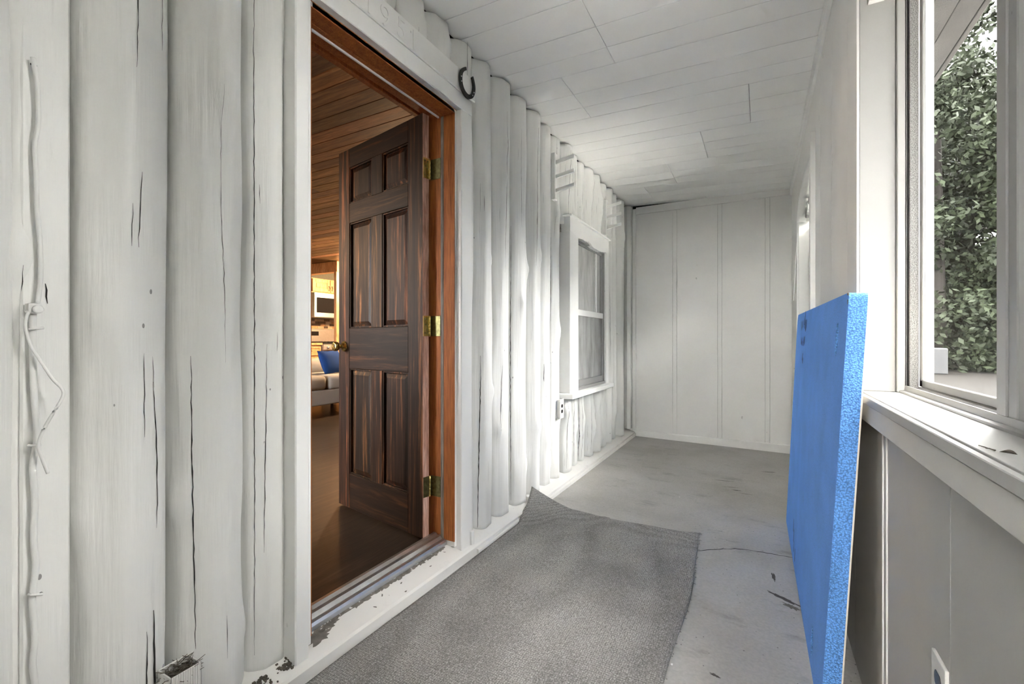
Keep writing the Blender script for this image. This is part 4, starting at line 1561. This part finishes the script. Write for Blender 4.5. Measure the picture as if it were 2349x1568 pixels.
wh3 = boxes('wall_house_near', [(-9.0, -4.5, -1.1, -1.0, HOUSE_Z, 2.86), (-3.4, -1.5, -1.1, -1.0, HOUSE_Z, 2.86), (-4.5, -3.4, -1.1, -1.0, HOUSE_Z, 1.0), (-4.5, -3.4, -1.1, -1.0, 2.2, 2.86)], M['pine'])
tag(wh3, 'pine wall at the near end of the house', 'wall', kind='structure')
w5 = empty('fill_window_5', (-3.95, -1.05, 1.0))  # unseen window added for neutral daylight on sofa and door
tag(w5, 'unseen living room window added in the near house wall for daylight', 'window', kind='structure')
for x0, x1 in ((-4.5, -4.45), (-3.97, -3.93), (-3.45, -3.4)):
    box('sash_stile', x0, x1, -1.08, -1.03, 1.0, 2.2, M['pine'], w5, .003)
for x0, x1 in ((-4.45, -3.97), (-3.93, -3.45)):
    box('sash_rail', x0, x1, -1.078, -1.032, 1.0, 1.05, M['pine'], w5, .003)
    box('sash_rail', x0, x1, -1.078, -1.032, 2.15, 2.2, M['pine'], w5, .003)
    box('pane', x0, x1, -1.057, -1.053, 1.05, 2.15, M['glass'], w5, 0)
wh4 = box('wall_house_side', -9.1, -9.0, -1.1, 9.0, HOUSE_Z, 2.86, M['darkwall'], None, 0)
tag(wh4, 'dark side wall of the house', 'wall', kind='structure')
wh5 = boxes('wall_house_inner', [(-1.515, -1.502, -1.0, .86, HOUSE_Z, 2.86), (-1.515, -1.502, 1.84, 3.36, HOUSE_Z, 2.86), (-1.515, -1.502, .86, 1.84, 2.24, 2.86), (-1.515, -1.502, 4.13, 8.9, HOUSE_Z, 2.86),
                                 (-1.515, -1.502, 3.36, 4.13, HOUSE_Z, .65), (-1.515, -1.502, 3.36, 4.13, 1.91, 2.86)], M['pine'])
tag(wh5, 'pine lining on the house side of the log wall', 'wall', kind='structure')
hb2 = box('trim_8', -8.9, -5.86, 4.96, 5.08, 2.150, 2.315, M['pine'], None, .004)
tag(hb2, 'pale pine header beam over the kitchen opening', 'beam', kind='structure')
ps = box('trim_9', -5.92, -5.865, 4.955, 5.06, HOUSE_Z, 2.150, M['pine'], None, .003)
tag(ps, 'pale pine post under the header beam', 'post', kind='structure')


def cab_door(parent, xf, y0, y1, z0, z1, hy, hz0, hz1, name='door'):
    d = box(name, xf, xf + .020, y0, y1, z0, z1, M['pine'], parent, .002)
    w = .055 if z1 - z0 > .2 else .03
    boxes('frame_rail', [(xf + .0195, xf + .028, y0, y0 + w, z0, z1), (xf + .0195, xf + .028, y1 - w, y1, z0, z1), (xf + .0195, xf + .028, y0 + w, y1 - w, z0, z0 + w),
                         (xf + .0195, xf + .028, y0 + w, y1 - w, z1 - w, z1)], M['pine'], d, .002)
    if z1 - z0 > .16:
        bp = box('raised_panel', xf + .0195, xf + .027, y0 + w + .018, y1 - w - .018, z0 + w + .018, z1 - w - .018, M['pine'], d, .005)
    zz = np.linspace(hz0, hz1, 7) if hz1 > hz0 else None
    if zz is not None:
        tube('handle', [(xf + .028 + .022 * math.sin(math.pi * k / 6), hy, zz[k]) for k in range(7)], .005, M['iron'], d, 8)
    else:
        tube('handle', [(xf + .028 + .022 * math.sin(math.pi * k / 6), hy - .045 + .09 * k / 6, hz0) for k in range(7)], .005, M['iron'], d, 8)
    return d


uc = empty('wall_cabinet', (-6.85, 5.51, 1.885))
tag(uc, 'pale pine wall cabinet above the microwave', 'cabinet')
box('body', -7.0, -6.70, 5.13, 5.895, 1.885, 2.135, M['pine'], uc, .003)
cab_door(uc, -6.70, 5.150, 5.505, 1.905, 2.120, 5.480, 1.935, 2.02)
cab_door(uc, -6.70, 5.515, 5.880, 1.905, 2.120, 5.545, 1.935, 2.02)
mw = empty('microwave', (-6.83, 5.51, 1.455))
tag(mw, 'stainless microwave with dark window above the stove', 'microwave')
box('body', -7.0, -6.62, 5.145, 5.885, 1.460, 1.882, M['steel'], mw, .006)
box('door_window', -6.622, -6.614, 5.185, 5.66, 1.540, 1.800, M['black'], mw, .004)
box('control_panel', -6.622, -6.614, 5.70, 5.87, 1.50, 1.86, M['blackmat'], mw, .003)
tube('handle', [(-6.62, 5.68, 1.53), (-6.58, 5.68, 1.55), (-6.58, 5.68, 1.80), (-6.62, 5.68, 1.82)], .009, M['steel'], mw, 8)
bsx = box('backsplash', -6.999, -6.988, 4.2, 7.4, 1.03, 1.455, M['tile'], None, 0)
tag(bsx, 'brown mosaic tile backsplash behind the stove', 'backsplash')
rg = random.Random(12)
for r_ in range(6):
    yq = 4.95
    while yq < 6.2:
        wq = rg.uniform(.06, .17)
        mt = rg.choice(('tile', 'tile', 'tile2', 'pine'))
        box('tile', -6.9885, -6.982, yq + .002, yq + wq - .002, 1.20 + r_ * .042, 1.20 + r_ * .042 + .038, M[mt], bsx, .001)
        yq += wq
sv = empty('stove', (-6.66, 5.49, HOUSE_Z))
tag(sv, 'stainless gas stove with black oven door behind the sofa', 'stove')
box('body', -6.97, -6.36, 5.095, 5.875, HOUSE_Z + .05, 1.000, M['steel'], sv, .004)
box('cooktop', -6.97, -6.34, 5.095, 5.875, 1.000, 1.022, M['blackmat'], sv, .004)
box('backguard', -6.975, -6.93, 5.095, 5.875, 1.022, 1.270, M['steel'], sv, .008)
box('display', -6.931, -6.926, 5.27, 5.47, 1.150, 1.225, M['black'], sv, .002)
box('control_strip', -6.365, -6.335, 5.095, 5.875, .905, .998, M['steel'], sv, .006)
box('oven_door', -6.365, -6.335, 5.105, 5.865, .30, .895, M['black'], sv, .006)
box('drawer', -6.365, -6.338, 5.105, 5.865, HOUSE_Z + .06, .29, M['steel'], sv, .006)
tube('oven_handle', [(-6.335, 5.16, .84), (-6.29, 5.17, .845), (-6.29, 5.80, .845), (-6.335, 5.81, .84)], .011, M['steel'], sv, 8)
for yk in (5.19, 5.30, 5.485, 5.67, 5.78):
    lathe('knob', [(.026, 0), (.026, .012), (.020, .016), (.019, .035), (.012, .037)], M['steel'], sv, (-6.336, yk, .952), 'x', 16)
for yk in (5.28, 5.485, 5.69):
    g = bmesh.new()
    for q in (-.07, 0, .07):
        add_box(g, -6.93, -6.40, yk + q - .006, yk + q + .006, 1.030, 1.046)
    for q in (-6.85, -6.66, -6.47):
        add_box(g, q - .006, q + .006, yk - .085, yk + .085, 1.022, 1.046)
    bm_obj('grate', g, M['blackmat'], sv)
bc = empty('base_cabinet', (-6.68, 4.75, HOUSE_Z))
tag(bc, 'pale pine base cabinet with drawers beside the stove', 'cabinet')
box('body', -7.0, -6.385, 4.30, 5.085, HOUSE_Z + .08, .985, M['pine'], bc, .003)
for k, (z0, z1) in enumerate(((.82, .965), (.54, .80), (.24, .52))):
    cab_door(bc, -6.385, 4.64, 5.065, z0, z1, 4.85, (z0 + z1) / 2, 0, 'drawer')
    cab_door(bc, -6.385, 4.31, 4.62, z0, z1, 4.47, (z0 + z1) / 2, 0, 'drawer')
ct = box('countertop', -7.0, -6.345, 4.30, 5.090, .986, 1.025, M['pine'], None, .004)
tag(ct, 'light brown countertop edge beside the stove', 'countertop')


def cushion(name, x0, x1, y0, y1, z0, z1, mat, parent, b=.06):
    bm = bmesh.new()
    add_box(bm, x0, x1, y0, y1, z0, z1, min(b, (z1 - z0) * .45), 4)
    return bm_obj(name, bm, mat, parent, True)


so = empty('sofa', (-5.4, 4.0, HOUSE_Z))
tag(so, 'grey upholstered sofa facing the doorway', 'sofa')
box('base', -5.85, -4.975, 3.10, 4.86, .222, .420, M['sofa'], so, .02, 3)
cushion('seat_cushion', -5.70, -4.955, 3.26, 4.055, .418, .605, M['sofa'], so)
cushion('seat_cushion', -5.70, -4.945, 4.06, 4.70, .418, .605, M['sofa'], so)
cushion('back_cushion', -5.92, -5.60, 3.24, 4.10, .58, .80, M['sofa'], so, .09)
cushion('back_cushion', -5.92, -5.60, 4.10, 4.72, .58, .80, M['sofa'], so, .09)
box('armrest', -5.90, -5.0, 2.98, 3.18, .222, .72, M['sofa'], so, .04, 3)
box('armrest', -5.90, -5.0, 4.72, 4.90, .222, .70, M['sofa'], so, .04, 3)
for x, y in ((-5.05, 3.05), (-5.05, 4.82), (-5.8, 3.05), (-5.8, 4.82)):
    lathe('leg', [(.022, HOUSE_Z), (.03, .223)], M['blackmat'], so, (x, y, 0), 'z', 12)


def pillow(name, c, w, h, t, rotz, lean, label):
    n = 14
    V, F = [], []
    for s in (1, -1):
        for i in range(n + 1):
            for j in range(n + 1):
                u, v = 2 * i / n - 1, 2 * j / n - 1
                bul = (max(0, (1 - abs(u) ** 2.6)) * max(0, (1 - abs(v) ** 2.6))) ** .6
                pin = 1 - .06 * (1 - abs(u)) * abs(v) ** 3 - .06 * (1 - abs(v)) * abs(u) ** 3
                V.append(Vector((s * t / 2 * bul, u * w / 2 * pin, v * h / 2 * pin)))
    n1 = n + 1
    for i in range(n):
        for j in range(n):
            a = i * n1 + j
            F.append([a, a + n1, a + n1 + 1, a + 1])
            F.append([n1 * n1 + a, n1 * n1 + a + 1, n1 * n1 + a + n1 + 1, n1 * n1 + a + n1])
    Rm = Matrix.Translation(c) @ Matrix.Rotation(rotz, 4, 'Z') @ Matrix.Rotation(lean, 4, 'Y')
    o = mesh_obj(name, [Rm @ v for v in V], F, M['navy'], None, True)
    bm = bmesh.new()
    bm.from_mesh(o.data)
    bmesh.ops.remove_doubles(bm, verts=bm.verts, dist=.0005)
    bmesh.ops.recalc_face_normals(bm, faces=bm.faces)
    bm.to_mesh(o.data)
    bm.free()
    o.data.polygons.foreach_set('use_smooth', [True] * len(o.data.polygons))
    return tag(o, label, 'cushion')


Rp = pillow('throw_pillow', Vector((-5.28, 4.38, .765)), .46, .34, .15, math.radians(14), math.radians(-22), 'royal blue throw pillow leaning on the grey sofa')
Rp.data.transform(Matrix.Identity(4))
ac = empty('armchair', (-3.7, 4.45, HOUSE_Z))
tag(ac, 'grey armchair glimpsed in the gap behind the open door', 'armchair')
box('base', -4.05, -3.32, 4.02, 4.80, .20, .42, M['sofa'], ac, .02, 3)
cushion('seat_cushion', -4.0, -3.33, 4.14, 4.68, .418, .58, M['sofa'], ac)
cushion('back_cushion', -4.22, -3.98, 4.02, 4.80, .40, 1.02, M['sofa'], ac)
box('armrest', -4.05, -3.34, 3.96, 4.13, .20, .72, M['sofa'], ac, .04, 3)
box('armrest', -4.05, -3.34, 4.70, 4.86, .20, .72, M['sofa'], ac, .04, 3)
for x, y in ((-3.40, 4.02), (-3.40, 4.80), (-4.0, 4.02), (-4.0, 4.80)):
    lathe('leg', [(.02, HOUSE_Z), (.028, .201)], M['blackmat'], ac, (x, y, 0), 'z', 12)
pillow('throw_pillow', Vector((-3.82, 4.40, .785)), .40, .40, .14, math.radians(8), math.radians(-14), 'navy throw pillow on the armchair behind the open door')


def lamp(name, loc, power, label, r=.16):
    e = empty(name, loc)
    tag(e, label, 'lamp')
    m, nt, b = new_mat(name + '_glow')
    b.inputs['Base Color'].default_value = (.9, .8, .65, 1)
    b.inputs['Emission Color'].default_value = (1.0, .62, .30, 1)
    b.inputs['Emission Strength'].default_value = 4.0
    lathe('lamp_base', [(r * .5, .035), (r * .55, .05), (r * .55, .07)], M['steel'], e, loc, 'z', 24)
    lathe('diffuser', [(r * .15, -.03), (r * .6, -.022), (r * .92, .0), (r, .02), (r, .035)], m, e, loc, 'z', 24)
    ld = bpy.data.lights.new(name + '_light', 'POINT')
    ld.energy = power
    ld.color = (1.0, .66, .36)
    ld.shadow_soft_size = r
    lo = bpy.data.objects.new(name + '_light', ld)
    link(lo)
    lo.location = (loc[0], loc[1], loc[2] - .06 - r)
    return e


lamp('ceiling_lamp', (-5.15, 5.75, 2.27), 32, 'round warm ceiling lamp in the kitchen')
lamp('ceiling_lamp', (-6.2, .6, 2.49), 5, 'unseen warm lamp added to lighten the living room')  # added out of view to brighten the room behind the doorway

# ------------------------------------------------------------------ outside
ev = prism('eave', [(.455, 2.52), (.455, 2.66), (.86, 2.64), (.86, 2.515)], 'y', YB - .5, YF + .6, M['soffit'])
for k in range(4):
    box('soffit_board', .46 + k * .0925, .5505 + k * .0925, YB - .5, YF + .6, 2.497, 2.5145, M['soffit'], ev, .002)
box('fascia', .832, .855, YB - .5, YF + .6, 2.495, 2.67, M['soffit'], ev, .003)
tag(ev, 'weathered grey boarded roof eave above the outside of the window', 'eave', kind='structure')
GZ = -.12
gr = mesh_obj('ground', [(-60, -60, GZ), (60, -60, GZ), (60, 60, GZ), (-60, 60, GZ)], [[0, 1, 2, 3]], M['ground'])
tag(gr, 'sandy bare ground outside the window', 'ground', kind='structure')


pa = box('path', .46, 2.6, YB - 6, 8.0, -.30, GZ + .02, None, None, .01)  # unseen pale strip added to bounce daylight up to the porch ceiling
pa.data.materials.append(plain('bounce_concrete', (.82, .80, .76), .9, 0, .1, 6))
tag(pa, 'unseen pale concrete path added to bounce daylight into the porch', 'path', kind='structure')


def tree(name, x, y, h, rad, seed, mat, label, leaves=5000, low=.15, trunk_lean=(0, 0), size=.16, cat='tree'):
    e = empty(name, (x, y, GZ))
    tag(e, label, cat, 'trees beyond the window')
    rng = np.random.default_rng(seed)
    tp = [(x + trunk_lean[0] * f * h, y + trunk_lean[1] * f * h, GZ - .02 + h * .8 * f) for f in np.linspace(0, 1, 7)]
    tube('trunk', tp, [.16 * (1 - .75 * f) * (h / 7) for f in np.linspace(0, 1, 7)], M['bark'], e, 10)
    # leaves gathered in clumps
    nc = 60
    cz = rng.uniform(low, 1.0, nc)
    ca = rng.uniform(0, 2 * math.pi, nc)
    cr_ = rad * np.sqrt(rng.uniform(.05, 1, nc)) * np.sqrt(np.clip(1.15 - (cz - .35) ** 2 / .5, .1, 1))
    C3 = np.stack([x + trunk_lean[0] * cz * h + cr_ * np.cos(ca), y + trunk_lean[1] * cz * h + cr_ * np.sin(ca), GZ + cz * h], 1)
    idx = rng.integers(0, nc, leaves)
    P = C3[idx] + rng.normal(0, rad * .17, (leaves, 3))
    P[:, 2] = np.maximum(P[:, 2], GZ + .03)
    A = rng.normal(0, 1, (leaves, 3))
    A /= np.linalg.norm(A, axis=1)[:, None]
    B = rng.normal(0, 1, (leaves, 3))
    B -= A * np.sum(A * B, 1)[:, None]
    B /= np.linalg.norm(B, axis=1)[:, None]
    s = size * rng.uniform(.6, 1.3, leaves)[:, None]
    V = np.empty((leaves, 4, 3))
    V[:, 0] = P - A * s
    V[:, 1] = P + B * s * .5
    V[:, 2] = P + A * s
    V[:, 3] = P - B * s * .5
    F = np.arange(leaves * 4).reshape(-1, 4).tolist()
    o = mesh_obj('foliage', V.reshape(-1, 3), F, mat, e)
    o['kind'] = 'stuff'
    return e


spec = [(3.4, 26.2, 15.0, 2.3, 'leafb', 'tall tree close to the line of the outer wall'), (6.3, 24.6, 14.0, 2.2, 'leafa', 'dense dark tree straight beyond the screen'),
        (9.6, 24.0, 9.4, 2.2, 'leafb', 'lighter green tree beyond the screen, beside the dense dark one'), (13.2, 24.4, 10.5, 2.3, 'leafa', 'dark tree standing farther out from the porch'),
        (5.2, 30.0, 16.0, 2.5, 'leafa', 'tall dark tree in the second row behind the dense one'), (9.0, 30.4, 13.5, 2.5, 'leafb', 'tall light tree in the second row of trees'),
        (13.4, 30.2, 12.0, 2.6, 'leafb', 'broad light tree at the far end of the second row')]
for i, (x, y, h, rad, mt, lb) in enumerate(spec):
    tree('leafy_tree', x, y, h, rad, 900 + i, M[mt], lb, 20000, .005, size=.135 if i < 4 else .30)
for i, (x, y, h, lb) in enumerate(((4.4, -.2, 4.0, 'bushy tree added across the path to dim the near window'), (6.8, .6, 5.0, 'second bushy tree beyond the one across the path'), (4.6, -3.9, 5.4, 'bushy tree added behind the viewpoint to block sky light'), (2.7, -1.5, 4.5, 'bushy tree added beside the path to shade the near window reveal'), (2.7, -6.4, 4.8, 'bushy tree added well behind the viewpoint to shade the reveal'),
                                  (4.7, 3.4, 6.2, 'bushy tree added across the path to dim the arched window'), (5.4, 7.0, 2.3, 'low bushy tree added beside the path to cut low sky light'), (9.4, 6.0, 4.6, 'round tree midway along the yard'))):
    tree('leafy_tree', x, y, h, 1.45, 950 + i, M['leafb'], lb, 7500, .03, size=.27)  # most of these unseen trees are added to block sky light at the windows
bx = box('utility_box', 4.5, 5.72, 21.2, 22.0, -.12, .80, M['stonebox'], None, .04, 2)
tag(bx, 'pale blue-grey box standing low at the foot of the trees', 'box')
